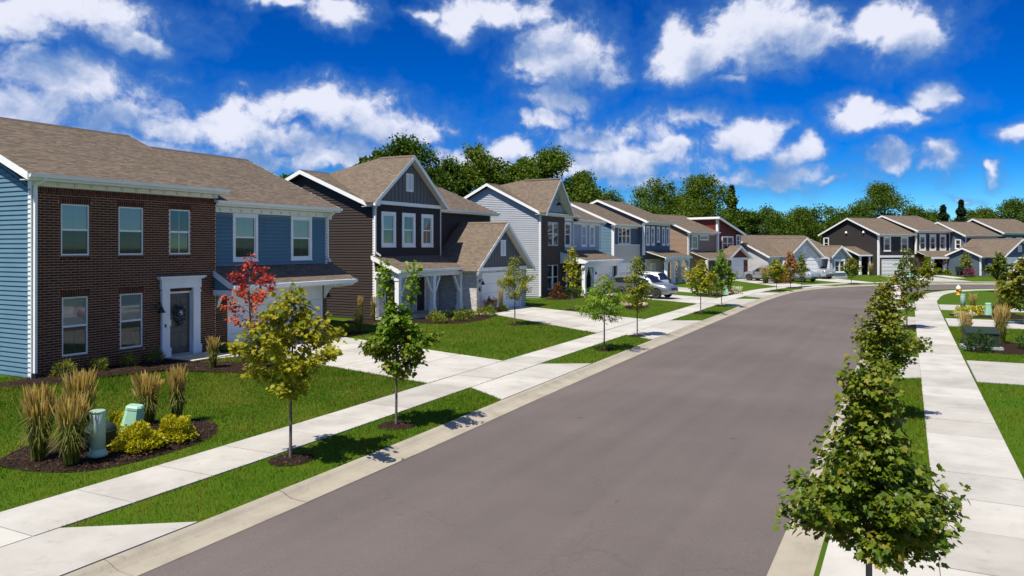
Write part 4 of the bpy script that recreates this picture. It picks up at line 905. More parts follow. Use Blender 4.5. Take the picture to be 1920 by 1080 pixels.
siding(h, right(13.32, -0.3), [(0, 0.4), (9.8, 0.4), (9.8, 6.2), (4.9, 8.4), (0, 6.2)], STEEL, single=False)
slope(h, [(6.3, -2.4, 3.02), (14.2, -2.4, 3.02), (14.2, -0.3, 3.65), (6.3, -0.3, 3.65)]); box(h, 'fascia', WHITE, 6.28, 14.25, -2.46, -2.4, 2.80, 3.02)
for i, x in enumerate((7.2, 9.2, 11.2, 13.6)): post(h, x, -2.15, 0.4, 2.5, 0.30, brace=())
for a, b in ((7.2, 9.2), (9.2, 11.2), (11.2, 13.6)):      # shallow arched beams
    n = 10; top = [(a, -2.0, 2.82), (b, -2.0, 2.82)]; arc = [(b-(b-a)*k/n, -2.0, 2.40+0.26*math.sin(math.pi*k/n)) for k in range(n+1)]; MB().prism(top+arc, (0, -0.3, 0)).build('arched_beam', WHITE, h)
box(h, 'porch_floor', CONC, 6.5, 14.0, -2.4, -0.3, 0.2, 0.42); box(h, 'porch_back_wall', STONE, 6.3, 10.5, -0.36, -0.3, 0.42, 2.8); garage_door(h, fa, 0.9, 5.6, 0.35, 2.4, rec=-0.16)
entry_door(h, front(0, -0.36), 10.7, 11.6, 0.45, 2.5, mat('black_door_paint', (0.01, 0.01, 0.01), 0.5), rec=-0.05); window(h, front(0, -0.36), 7.6, 8.8, 1.0, 2.4, 0.1, 1, 'dark', rec=-0.03)
H4 = h
# ---- 5: tan house with oxblood shed-roofed wing
h = house('tan_house', 'tan sided two-storey house with an oxblood red shed-roofed wing', -21.46, 82.5, 70)
gable_core(h, TAN, 0.02, 5.4, 0.12, 8.9, 0.3, 5.4, 4.4, 7.2); siding(h, left(0.0, 8.9), [(0, 0.4), (8.9, 0.4), (8.9, 5.45), (4.5, 7.4), (0, 5.45)], TAN, single=False)
f = front(0, 0); siding(h, f, [(0, 2.9), (5.4, 2.9), (5.4, 5.3), (0, 5.3)], TAN, [(0.65, 1.75, 3.9, 5.2)], single=False); window(h, f, 0.6, 1.8, 3.75, 5.3, 0.13, 1, 'dark'); window(h, f, 2.15, 3.9, 4.75, 5.32, 0.12, 1, 'dark')
box(h, 'corner_board', WHITE, -0.03, 0.2, -0.04, 0.1, 0.4, 5.4); gable_roof(h, -0.3, 5.6, -0.42, 4.4, 9.2, 5.68, 7.7, wall_v=0.0, frieze=0.15, rake_r=False)
MB().prism([(5.4, -0.24, 0.3), (10.3, -0.24, 0.3), (10.3, -0.24, 5.5), (5.4, -0.24, 7.2)], (0, 9.0, 0)).build('wall', RED, h)
fr_ = front(5.4, -0.25); battens(h, fr_, [(0, 2.9), (4.9, 2.9), (4.9, 5.5), (0, 7.15)], RED, 0.4, single=False); window(h, fr_, 0.75, 3.1, 3.6, 5.25, 0.13, 2, 'dark', mull=0.12, rec=-0.08); window(h, fr_, 3.75, 4.6, 4.1, 5.45, 0.12, 1, 'dark', rec=-0.08)
slope(h, [(10.75, -0.7, 5.50), (10.75, 9.1, 5.50), (5.05, 9.1, 7.42), (5.05, -0.7, 7.42)], False); MB().prism([(5.05, -0.7, 7.18), (10.75, -0.7, 5.26), (10.75, -0.7, 5.52), (5.05, -0.7, 7.44)], (0, -0.04, 0)).build('rake_board', WHITE, h)
box(h, 'fascia', WHITE, 5.01, 5.05, -0.7, 9.1, 7.20, 7.44); box(h, 'corner_board', WHITE, 5.36, 5.62, -0.30, -0.05, 2.9, 7.15); box(h, 'soffit', SOFFIT, 5.06, 5.4, -0.68, 9.0, 7.14, 7.17)
slope(h, [(0.4, -2.2, 2.75), (5.4, -2.2, 2.75), (6.6, 0.0, 3.5), (0.4, 0.0, 3.5)]); box(h, 'fascia', WHITE, 0.38, 5.4, -2.26, -2.2, 2.55, 2.75); box(h, 'porch_floor', CONC, 0.3, 5.3, -2.2, 0.0, 0.2, 0.42)
for x in (0.6, 2.6, 4.4): post(h, x, -2.0, 0.42, 2.55, 0.24)
box(h, 'wall', TAN, 5.5, 9.5, -1.55, -0.2, 0.2, 2.7); box(h, 'wall', RED, 5.45, 9.55, -1.62, -1.56, 0.2, 2.5); gf = front(5.45, -1.62); garage_door(h, gf, 0.65, 3.0, 0.32, 2.42, rec=-0.04, cols=4); cross_gable(h, 7.4, 2.45, -2.1, 0.0, 2.72, 4.10); MB().prism([(5.3, -1.62, 2.7), (9.6, -1.62, 2.7), (7.4, -1.62, 3.92)], (0, 0.1, 0)).build('gable_wall', RED, h); box(h, 'band_board', WHITE, 5.25, 9.65, -1.70, -1.62, 2.50, 2.78); lantern(h, gf, 3.5, 1.95)
H5 = h
# ---- 6: low pale house with two gables
h = house('ranch_house', 'low pale grey one-storey house with a white board garage gable and small bay', -14.3, 90.75, 50)
gable_core(h, PALEG, 0.02, 11.0, 0.03, 13.0, 0.2, 2.75, 6.5, 5.2); siding(h, left(0.0, 13.0), [(0, 0.35), (13.0, 0.35), (13.0, 2.72), (6.5, 5.2), (0, 2.72)], PALEG, single=False); gable_roof(h, -0.3, 11.3, -0.4, 6.5, 13.4, 2.92, 5.45, wall_v=0.0, frieze=0.12)
WB = mat('white_board', (0.66, 0.67, 0.69), 0.6, (0.6, 0.61, 0.63), 2)
box(h, 'wall', WB, 1.7, 6.7, -1.0, 0.1, 0.2, 2.7); gf = front(1.7, -1.0); MB().prism([(1.7, -0.98, 2.7), (6.7, -0.98, 2.7), (4.25, -0.98, 4.85)], (0, 0.2, 0)).build('gable_wall', WB, h); battens(h, gf, [(0, 2.7), (5.0, 2.7), (2.6, 4.85)], WB, 0.45, single=False); box(h, 'band_board', WHITE, 1.65, 6.75, -1.06, -1.0, 2.45, 2.72); garage_door(h, gf, 0.3, 4.5, 0.32, 2.4, rec=-0.04); vent(h, gf, 2.3, 2.95, 3.3, 4.1, 5); cross_gable(h, 4.25, 2.72, -1.5, 5.0, 2.82, 5.08)
BAY = mat('bay_board', (0.40, 0.45, 0.49), 0.6); box(h, 'wall', BAY, 8.55, 10.9, -0.9, 0.2, 0.2, 2.8); gf = front(8.55, -0.9); MB().prism([(8.55, -0.9, 2.8), (10.9, -0.9, 2.8), (9.73, -0.9, 3.95)], (0, 0.3, 0)).build('gable_wall', BAY, h); window(h, gf, 0.3, 1.95, 0.95, 2.45, 0.12, 2, 'dark', mull=0.12, head=0.12, rec=-0.08); box(h, 'stone_base', STONE, 8.5, 10.95, -0.96, -0.9, 0.2, 0.8); cross_gable(h, 9.73, 1.55, -1.3, 4.0, 2.84, 4.15)
box(h, 'stone_base', STONE, 6.7, 8.55, 0.0, 0.02, 0.2, 2.4); entry_door(h, front(0, -0.01), 7.0, 7.8, 0.35, 2.35, mat('black_door_paint', (0.01, 0.01, 0.01), 0.5), rec=-0.05); post(h, 7.0, -0.7, 0.3, 2.6, 0.2); post(h, 8.3, -0.7, 0.3, 2.6, 0.2); box(h, 'porch_beam', WHITE, 6.7, 8.5, -0.8, -0.6, 2.6, 2.8)
H6 = h
# ---- 7: charcoal-brown house across the bend
h = house('dark_house', 'charcoal brown two-storey house across the bend with white window surrounds', -3.54, 108.8, 50)
gable_core(h, DKB, 0.02, 6.3, 0.12, 9.6, 0.3, 5.5, 4.8, 7.6); gable_core(h, DKB, 6.3, 12.6, -0.26, 9.6, 0.3, 5.95, 4.8, 8.0); siding(h, left(0.0, 9.6), [(0, 0.4), (9.6, 0.4), (9.6, 5.5), (4.8, 7.65), (0, 5.5)], DKB, single=False)
f = front(0, 0); siding(h, f, [(0, 2.9), (6.3, 2.9), (6.3, 5.4), (0, 5.4)], DKB, [(0.95, 2.1, 3.5, 5.3), (4.0, 5.2, 3.5, 5.3)], single=False); window(h, f, 0.9, 2.15, 3.42, 5.34, 0.15, 1, 'half'); window(h, f, 3.95, 5.25, 3.42, 5.34, 0.15, 1, 'half')
box(h, 'band_board', WHITE, 0, 6.3, -0.06, 0.0, 2.62, 2.9); bricks(h, f, (0, 6.3), (0.3, 2.6), BRICK_B, MORT_B, [(0.6, 5.6, 0.2, 2.3)], soldier=False); garage_door(h, f, 0.7, 5.5, 0.32, 2.25, rec=0.0); box(h, 'corner_board', WHITE, -0.04, 0.18, -0.07, 0.14, 0.35, 5.4)
gable_roof(h, -0.35, 6.4, -0.42, 4.8, 10.0, 5.68, 7.92, wall_v=0.0, frieze=0.15, rake_r=False); gable_roof(h, 6.0, 12.95, -0.85, 4.8, 10.0, 6.18, 8.35, over=0.3, wall_v=-0.38, frieze=0.15)
fp = front(6.3, -0.38); V = [(0.55, 1.75), (2.45, 3.65), (4.35, 5.55)]
siding(h, fp, [(0, 3.2), (6.3, 3.2), (6.3, 5.9), (0, 5.9)], DKB, [(a+.1, b-.1, 3.6, 5.5) for a, b in V], single=False)
for a, b in V: window(h, fp, a, b, 3.5, 5.55, 0.2, 1, 'dark', head=0.14)
box(h, 'corner_board', WHITE, 6.26, 6.42, -0.43, -0.2, 3.1, 5.95); box(h, 'corner_board', WHITE, 12.46, 12.64, -0.43, -0.2, 3.1, 5.95); siding(h, right(12.62, -0.35), [(0, 0.4), (9.9, 0.4), (9.9, 5.9), (5.1, 8.0), (0, 5.9)], DKB, single=False)
slope(h, [(6.2, -2.7, 2.7), (14.0, -2.7, 2.7), (13.6, -0.38, 3.5), (6.2, -0.38, 3.5)]); box(h, 'fascia', WHITE, 6.2, 14.0, -2.78, -2.7, 2.45, 2.7); box(h, 'porch_floor', CONC, 6.3, 13.9, -2.7, -0.38, 0.2, 0.5)
for x in (6.6, 9.0, 11.6, 13.6): post(h, x, -2.45, 0.5, 2.45, 0.36)
entry_door(h, front(0, -0.38), 8.6, 9.6, 0.5, 2.5, mat('black_door_paint', (0.01, 0.01, 0.01), 0.5), rec=-0.05); box(h, 'porch_back_wall', BRICK_B, 6.4, 8.3, -0.42, -0.38, 0.5, 2.6)
box(h, 'wall', DKB, -2.0, 0.0, 2.0, 5.4, 0.3, 2.9); gable_core(h, DKB, -2.0, 0.0, 2.0, 5.4, 0.3, 2.9, 3.7, 3.6); gable_roof(h, -2.3, 0.0, 0.9, 3.7, 5.8, 3.0, 4.05, rake_r=False, gutter=False); post(h, -1.9, 1.15, 0.4, 2.8, 0.2); post(h, -0.3, 1.15, 0.4, 2.8, 0.2); window(h, left(0, 9.6), 0.35, 1.3, 3.7, 5.3, 0.1, 1, 'half', rec=-0.05)
for s, z in ((4.4, 6.0), (7.3, 6.0)):
    vt = MB(); vt.lathe([(0.05, -0.14), (0.16, -0.14), (0.14, 0.0), (0.08, 0.1), (0.02, 0.12)], 10, (-0.1, 9.6-s, z)); vt.build('wall_vent', WHITE, h)
mt = MB(); mt.box(-0.16, 0.0, 5.9, 6.3, 1.0, 2.1); mt.box(-0.12, 0, 6.02, 6.16, 0.3, 1.0); mt.build('meter_box', mat('grey_metal_box', (0.4, 0.41, 0.42), 0.5), h)
H7 = h
# ---- 8: slate blue house at the right edge
h = house('slate_house', 'slate blue two-storey house with garage gable at the far right', 7.9, 111.1, 45)
gable_core(h, SLB, 0.02, 2.6, 0.03, 5.0, 0.3, 2.7, 2.4, 3.6); siding(h, left(0.0, 5.0), [(0, 0.4), (5.0, 0.4), (5.0, 2.7), (2.6, 3.65), (0, 2.7)], SLB, single=False); gable_roof(h, -0.3, 3.2, -0.4, 2.4, 5.3, 2.85, 3.9, wall_v=0.0, frieze=0.1, rake_r=False); box(h, 'corner_board', WHITE, -0.04, 0.12, -0.05, 0.12, 0.4, 2.75)
box(h, 'wall', SLB, 0.9, 6.6, -2.2, 5.0, 0.3, 2.7); gf = front(0.9, -2.2); MB().prism([(0.9, -2.19, 2.7), (6.6, -2.19, 2.7), (3.75, -2.19, 4.75)], (0, 0.2, 0)).build('gable_wall', SLB, h); siding(h, gf, [(0, 2.75), (5.7, 2.75), (2.85, 4.75)], SLB, single=False); cross_gable(h, 3.75, 3.2, -2.65, 5.0, 2.72, 5.02); vent(h, gf, 2.55, 3.15, 3.4, 4.2, 5); box(h, 'band_board', WHITE, 0.85, 6.65, -2.26, -2.2, 2.5, 2.74); garage_door(h, gf, 0.5, 5.2, 0.32, 2.4, rec=-0.04); siding(h, left(0.9, 5.0), [(5.1, 0.4), (7.2, 0.4), (7.2, 2.7), (5.1, 2.7)], SLB, single=False)
gable_core(h, SLB, 3.0, 9.0, 5.0, 13.0, 0.3, 5.3, 9.0, 7.2); gable_core(h, SLB, 9.0, 16, 4.62, 13.0, 0.3, 5.6, 8.8, 7.6); siding(h, left(3.0, 13.0), [(0, 0.4), (8.0, 0.4), (8.0, 5.3), (4.0, 7.2), (0, 5.3)], SLB, single=False); siding(h, front(3.0, 5.0), [(0, 2.6), (6.0, 2.6), (6.0, 5.3), (0, 5.3)], SLB, single=False); siding(h, front(9.0, 4.5), [(0, 2.6), (7.0, 2.6), (7.0, 5.6), (0, 5.6)], SLB, single=False)
gable_roof(h, 2.65, 9.1, 4.6, 9.0, 13.4, 5.55, 7.45, wall_v=5.0, frieze=0.12, rake_r=False); gable_roof(h, 8.7, 16.4, 4.05, 8.8, 13.4, 5.92, 7.95, over=0.3, wall_v=4.5, frieze=0.12)
window(h, left(3.0, 13.0), 6.6, 7.5, 3.7, 5.0, 0.1, 1, 'half', rec=-0.05); downspout(h, [(3.1, 4.9, 5.3), (3.1, 4.9, 3.9), (3.3, 4.6, 3.7)])
for a in (0.5, 2.4, 4.3): window(h, front(9.0, 4.5), a, a+1.1, 3.3, 5.3, 0.18, 1, 'dark')
H8 = h
# ------------------------------------------------------------------ vegetation
def rot_frames(tip, nrm):
    t = tip/np.linalg.norm(tip, axis=1, keepdims=True); n = nrm-(nrm*t).sum(1, keepdims=True)*t; n /= np.linalg.norm(n, axis=1, keepdims=True)+1e-9; return np.cross(t, n), t, n
def leaf_verts(pos, tip, nrm, size, T):
    """T (P,k,3) template polys: x across, y along tip, z normal -> (N*P*k,3)"""
    x, y, z = rot_frames(tip, nrm); T = np.asarray(T, float); P, k, _ = T.shape
    v = pos[:, None, None, :]+size[:, None, None, None]*(T[None, :, :, 0:1]*x[:, None, None, :]+T[None, :, :, 1:2]*y[:, None, None, :]+T[None, :, :, 2:3]*z[:, None, None, :])
    return v.reshape(-1, 3), P*k
half = [(0, 0, 0), (0.30, 0.0, 0.05), (0.46, 0.16, 0.07), (0.38, 0.33, 0.06), (0.55, 0.60, 0.0), (0.26, 0.62, 0.03), (0.0, 1.0, -0.14)]
MAPLE = [half, [(-a, b, c) for a, b, c in half[::-1]]]
OVAL = [[(0, 0, 0), (0.34, 0.35, 0.06), (0.24, 0.75, 0.03), (0, 1.0, -0.05), (-0.24, 0.75, 0.03), (-0.34, 0.35, 0.06)]]
RHOMB = [[(0, 0, 0), (0.36, 0.5, 0.04), (0, 1.0, 0), (-0.36, 0.5, 0.04)]]
NARROW = [[(0, 0, 0), (0.13, 0.45, 0.02), (0, 1.0, -0.05), (-0.13, 0.45, 0.02)]]
BARK = mat('young_bark', (0.16, 0.12, 0.10), 0.9, (0.11, 0.085, 0.07), 12, bump=0.5, bscale=50); BARK2 = mat('old_bark', (0.09, 0.07, 0.055), 0.95)
MULCH = mat('mulch', (0.040, 0.024, 0.017), 0.95, (0.014, 0.009, 0.007), 14, 6, 1.0, 40, spec=0.1)
CHIP = mat('mulch_chip', (0.06, 0.04, 0.03), 0.95, tintcols=[(0.020, 0.012, 0.009), (0.055, 0.033, 0.024), (0.032, 0.019, 0.014), (0.10, 0.065, 0.045)], spec=0.1)
def in_poly(P, poly):
    x, y = P[:, 0], P[:, 1]; r = np.zeros(len(P), bool); n = len(poly); j = n-1
    for i in range(n):
        xi, yi = poly[i]; xj, yj = poly[j]; c = ((yi > y) != (yj > y)) & (x < (xj-xi)*(y-yi)/(yj-yi+1e-12)+xi); r ^= c; j = i
    return r
def bed(pts, name, rise=0.06, chips=600, zf=None, chip=0.05):
    zf = zf or hz; P = [Vector((a, b)) for a, b in pts]; c = sum(P, Vector((0, 0)))/len(P)
    sm = []                                            # rounded outline
    n = len(P)
    for i in range(n):
        a, b, d, e = P[i-1], P[i], P[(i+1) % n], P[(i+2) % n]
        for k in range(5): t = k/5; sm.append(0.5*((2*b)+(d-a)*t+(2*a-5*b+4*d-e)*t*t+(3*b-a-3*d+e)*t**3))
    HARD.append(np.array([(p.x, p.y) for p in sm])); vs = [(c.x, c.y, zf(c.x, c.y)+rise)]; m = len(sm); fs = []
    for j, r in enumerate((0.5, 0.85, 1.0)):
        for p in sm:
            q = c.lerp(p, r); vs.append((q.x, q.y, zf(q.x, q.y)+rise*(1-r**3)+0.006+random.uniform(-0.012, 0.012)*(r < 1)))
    for i in range(m):
        k = (i+1) % m; fs.append((0, 1+i, 1+k))
        for j in range(2): fs.append((1+j*m+i, 1+(j+1)*m+i, 1+(j+1)*m+k, 1+j*m+k))
    o = struct(MB().add(vs, fs).build(name, MULCH, smooth=True))
    if o.data.polygons[0].normal.z < 0: o.data.flip_normals()
    lo = np.min([(p.x, p.y) for p in sm], 0); hi = np.max([(p.x, p.y) for p in sm], 0); Q = rng.uniform(lo, hi, (chips*2, 2)); Q = Q[in_poly(Q, HARD[-1])][:chips]
    if len(Q):
        N = len(Q); d = np.linalg.norm(Q-np.array([c.x, c.y]), axis=1)/max(1e-3, max((p-c).length for p in sm))
        z = np.array([zf(a, b) for a, b in Q])+rise*np.clip(1-d**3, 0, 1)+0.012; a = rng.uniform(0, 6.28, N); tip = np.stack([np.cos(a), np.sin(a), rng.uniform(-.3, .5, N)], 1); nr = np.stack([rng.normal(0, .35, N), rng.normal(0, .35, N), np.ones(N)], 1)
        v, k = leaf_verts(np.column_stack([Q, z]), tip, nr, rng.uniform(0.5, 1.3, N)*chip, [[(-.2, 0, 0), (.2, 0, 0), (.15, 1, 0), (-.15, 1, 0)]])
        stuff(link('mulch_chips', np_mesh('mulch_chips', v, 4, CHIP, np.repeat(rng.random(N), 4)), o))
    return o
def ring(x, y, r, zf=None, chips=90): return bed([(x+r*random.uniform(.85, 1.1)*math.cos(t*math.pi/4), y+r*random.uniform(.85, 1.1)*math.sin(t*math.pi/4)) for t in range(8)], 'tree_mulch_ring', 0.05, chips, zf)
def young_tree(name, label, x, y, H, clear, w, n, size, m, T, z0=0.12, seed=1, single=0, droop=0.25, lean=0.0, shape=0.8, nb=26, up=0.9, tr=0.03, group=None, leaders=(), mulch=0.42, spread=0.10, zf=None, low=0.35, rmin=0.10):
    rg = np.random.default_rng(seed); root = thing(name, label, 'tree', (x, y, z0), 0, group); tb = MB()
    tb.tube([(0, 0, -0.1), (0, 0, 0.05), (lean*0.3, 0.01, clear), (lean*0.6+rg.normal(0, .02), rg.normal(0, .02), (clear+H)/2), (lean, 0, H*0.96)], [tr*1.5, tr, tr*0.8, tr*0.5, tr*0.15], 8); bp = []; bd = []
    for k in range(nb):
        t = (k+0.5)/nb; zb = clear*0.92+(H*0.93-clear*0.92)*t**1.1; a = k*2.4+rg.uniform(-.5, .5)
        prof = (low+(1-low)*min(1, t/0.28)) if t < 0.28 else max(rmin, 1-((t-0.28)/0.74)**shape*0.95); Lr = w/2*prof*rg.uniform(0.75, 1.2); rise = Lr*up*rg.uniform(0.6, 1.2); b = np.array([lean*zb/H, 0, zb]); e = b+np.array([Lr*math.cos(a), Lr*math.sin(a), rise*0.6]); mid = (b+e)/2+np.array([0, 0, rise*0.05])
        tb.tube([tuple(b), tuple(mid), tuple(e)], [tr*0.35*(1-t*0.5), tr*0.22, tr*0.07], 5, False); bp.append((b, mid, e, Lr))
    for (dx, dy, zt, zs) in leaders:
        b = np.array([0, 0, zs]); e = np.array([dx, dy, zt]); mid = np.array([dx*0.85, dy*0.85, (zs*0.6+zt*0.4)]); tb.tube([tuple(b), tuple(mid), tuple(e)], [tr*0.5, tr*0.35, tr*0.1], 5, False); bp.append((b, mid, e, (zt-zs)*0.45))
    tb.build('trunk', BARK, root, smooth=True)
    wts = np.array([max(0.15, b[3]) for b in bp]); wts /= wts.sum(); idx = rg.choice(len(bp), n, p=wts); t = rg.beta(2.2, 1.1, n)
    B = np.array([b[0] for b in bp])[idx]; M_ = np.array([b[1] for b in bp])[idx]; E_ = np.array([b[2] for b in bp])[idx]; tt = t[:, None]; pos = (1-tt)**2*B+2*(1-tt)*tt*M_+tt**2*E_; pos += np.clip(rg.normal(0, 1, (n, 3)), -1.6, 1.6)*np.array([spread, spread, spread*0.8])*(0.6+t[:, None]*0.6)
    out = pos.copy(); out[:, 2] = 0; out /= np.linalg.norm(out, axis=1, keepdims=True)+1e-6
    tip = out*0.8+rg.normal(0, .55, (n, 3)); tip[:, 2] -= droop; nr = out*0.35+rg.normal(0, .45, (n, 3)); nr[:, 2] += 1.0; sz = size*rg.uniform(0.6, 1.25, n)
    tint = np.clip((pos[:, 2]-clear)/(H-clear)*0.5+rg.normal(0.22, .16, n), 0, 0.999)       # tint climbs with height in the crown, with random spread
    objs = np.array([], int)
    if single:
        d = np.linalg.norm(pos+np.array([x, y, z0])-np.array([0, 0, CAM_H]), axis=1); objs = np.argsort(d-sz*2)[:single*3:3]
        X, Y, Z = rot_frames(tip, nr); me = MB().add([p for q in T for p in q], [tuple(range(len(T[0]))), tuple(range(len(T[0]), 2*len(T[0])))]).mesh('leaf', m)
        for i in objs:
            o = link('leaf', me, root); s = sz[i]; o.matrix_local = Matrix(((X[i][0]*s, Y[i][0]*s, Z[i][0]*s, pos[i][0]), (X[i][1]*s, Y[i][1]*s, Z[i][1]*s, pos[i][1]), (X[i][2]*s, Y[i][2]*s, Z[i][2]*s, pos[i][2]), (0, 0, 0, 1)))
    keep = np.ones(n, bool); keep[objs] = False
    v, k = leaf_verts(pos[keep], tip[keep], nr[keep], sz[keep], T); kk = len(T[0]); stuff(link('crown', np_mesh('crown', v, kk, m, np.repeat(tint[keep], k)), root))
    if mulch: ring(x, y, mulch, zf or (hz if x < -5 else (lambda a, b: 0.118)))
    return root
L_DK = leaf_mat('maple_leaf', [(0.042, 0.085, 0.005), (0.080, 0.138, 0.007), (0.125, 0.182, 0.010), (0.170, 0.205, 0.013), (0.23, 0.19, 0.022)], 0.30, 0.45, 0.35)
L_YG = leaf_mat('yellow_green_leaf', [(0.075, 0.125, 0.005), (0.145, 0.195, 0.007), (0.225, 0.26, 0.009), (0.3, 0.3, 0.012), (0.35, 0.3, 0.015)], 0.38)
L_GR = leaf_mat('fresh_green_leaf', [(0.055, 0.125, 0.008), (0.095, 0.195, 0.01), (0.145, 0.26, 0.012), (0.195, 0.3, 0.016), (0.28, 0.26, 0.03)], 0.35)
L_RD = leaf_mat('red_leaf', [(0.195, 0.021, 0.018), (0.360, 0.033, 0.027), (0.495, 0.060, 0.030), (0.600, 0.150, 0.045), (0.450, 0.030, 0.030)], 0.35)
L_OR = leaf_mat('turning_leaf', [(0.095, 0.135, 0.016), (0.162, 0.196, 0.020), (0.216, 0.176, 0.020), (0.351, 0.135, 0.020), (0.432, 0.095, 0.020)], 0.35)
S1 = 'street tree near right kerb'
young_tree('maple_tree', 'large-leaved dark green maple in the bottom right foreground', -0.33, 7.73, 2.92, 1.08, 1.30, 8200, 0.064, L_DK, MAPLE, seed=3, single=300, shape=0.45, rmin=0.16, nb=36, up=0.85, tr=0.034, spread=0.09, low=0.75)
young_tree('maple_tree', 'dark green maple just beyond the foreground one, beside the right kerb', -0.47, 18.95, 3.25, 1.0, 1.4, 5600, 0.072, L_DK, MAPLE, seed=4, shape=0.8, rmin=0.2, nb=32, spread=0.10)
young_tree('maple_tree', 'maple behind the parking sign, farthest of the right kerb row', -0.10, 40.5, 4.0, 1.0, 1.6, 2400, 0.13, L_DK, OVAL, seed=5, shape=0.9)
young_tree('maple_tree', 'yellow-green young maple in front of the red tree by the sidewalk', -9.99, 10.35, 3.25, 1.15, 1.95, 3600, 0.088, L_YG, MAPLE, seed=6, shape=0.95, nb=30, up=1.2, spread=0.085)
young_tree('maple_tree', 'fresh green young maple with two tall shoots beside the brick house driveway', -9.87, 13.4, 2.75, 1.15, 1.75, 3400, 0.098, L_GR, MAPLE, seed=7, shape=0.7, nb=26, leaders=((-0.22, -0.1, 3.55, 1.9), (0.38, 0.12, 3.5, 1.9)), spread=0.085)
young_tree('red_tree', 'small red-leaved tree in front of the white garage door', -17.9, 16.85, 3.75, 1.0, 2.1, 950, 0.095, L_RD, MAPLE, z0=0.25, seed=8, shape=1.0, nb=22, up=1.6, mulch=0, spread=0.07)
young_tree('feathery_tree', 'feathery drooping green tree in strip across the brown house lawn corner', -10.21, 26.97, 3.05, 1.15, 2.2, 2600, 0.17, L_GR, NARROW, seed=9, shape=0.7, droop=0.7, nb=26, up=0.6)
young_tree('slim_tree', 'slim yellow-green tree beside the brown house driveway apron', -10.47, 31.67, 3.6, 1.2, 1.25, 1500, 0.12, L_YG, OVAL, seed=10, shape=0.9, nb=24, up=1.3)
young_tree('lawn_tree', 'round-headed tree in the middle of the brown house lawn', -17.0, 32.7, 3.55, 1.35, 2.1, 2300, 0.17, L_YG, NARROW, z0=0.2, seed=11, shape=0.6, droop=0.5, nb=26)
young_tree('slim_tree', 'thin sparse tree on the lawn before the brick tower', -17.9, 41.9, 4.0, 1.4, 1.2, 800, 0.15, L_YG, OVAL, z0=0.2, seed=12, shape=0.9, up=1.2)
young_tree('kerb_tree', 'green kerb tree before the tan house, left of two', -10.72, 44.0, 3.25, 1.2, 1.9, 1900, 0.14, L_YG, OVAL, seed=13, shape=0.8)
young_tree('kerb_tree', 'taller green kerb tree before the tan house, right of two', -10.87, 50.2, 3.85, 1.2, 1.8, 2000, 0.15, L_GR, OVAL, seed=14, shape=0.8)
young_tree('kerb_tree', 'low olive tree left of the orange-topped one near the ranch house', -10.41, 70.2, 3.0, 1.0, 1.8, 1100, 0.19, L_YG, OVAL, seed=15)
young_tree('kerb_tree', 'orange-topped tree in the strip before the ranch house', -9.92, 75.4, 3.7, 1.1, 1.7, 1200, 0.19, L_OR, OVAL, seed=16, shape=0.7)
young_tree('kerb_tree', 'narrow bright green tree left of the silver sedan', -9.2, 77.8, 3.4, 1.1, 1.2, 700, 0.19, L_GR, OVAL, seed=17)
young_tree('kerb_tree', 'small dark green tree before the charcoal house side wall', -5.4, 87.1, 2.9, 0.8, 2.1, 1300, 0.2, L_DK, RHOMB, seed=18)
young_tree('corner_tree', 'light green tree on the inside of the bend', 1.46, 76.4, 3.25, 1.1, 1.7, 1200, 0.19, L_YG, OVAL, seed=19, shape=0.6)
young_tree('corner_tree', 'dark round tree in front of the slate blue garage', 6.9, 76.7, 3.55, 1.0, 2.7, 1700, 0.22, L_DK, OVAL, seed=20, shape=0.6)
young_tree('edge_tree', 'leafy tree cut off by the right edge of the view', 5.1, 45.4, 3.5, 0.7, 2.9, 3000, 0.17, L_DK, MAPLE, seed=21, shape=0.6)
young_tree('bed_sapling', 'small pale sapling beside the slate house wall', 6.2, 107.6, 3.2, 1.0, 1.6, 700, 0.2, L_YG, OVAL, seed=22, z0=0.35)
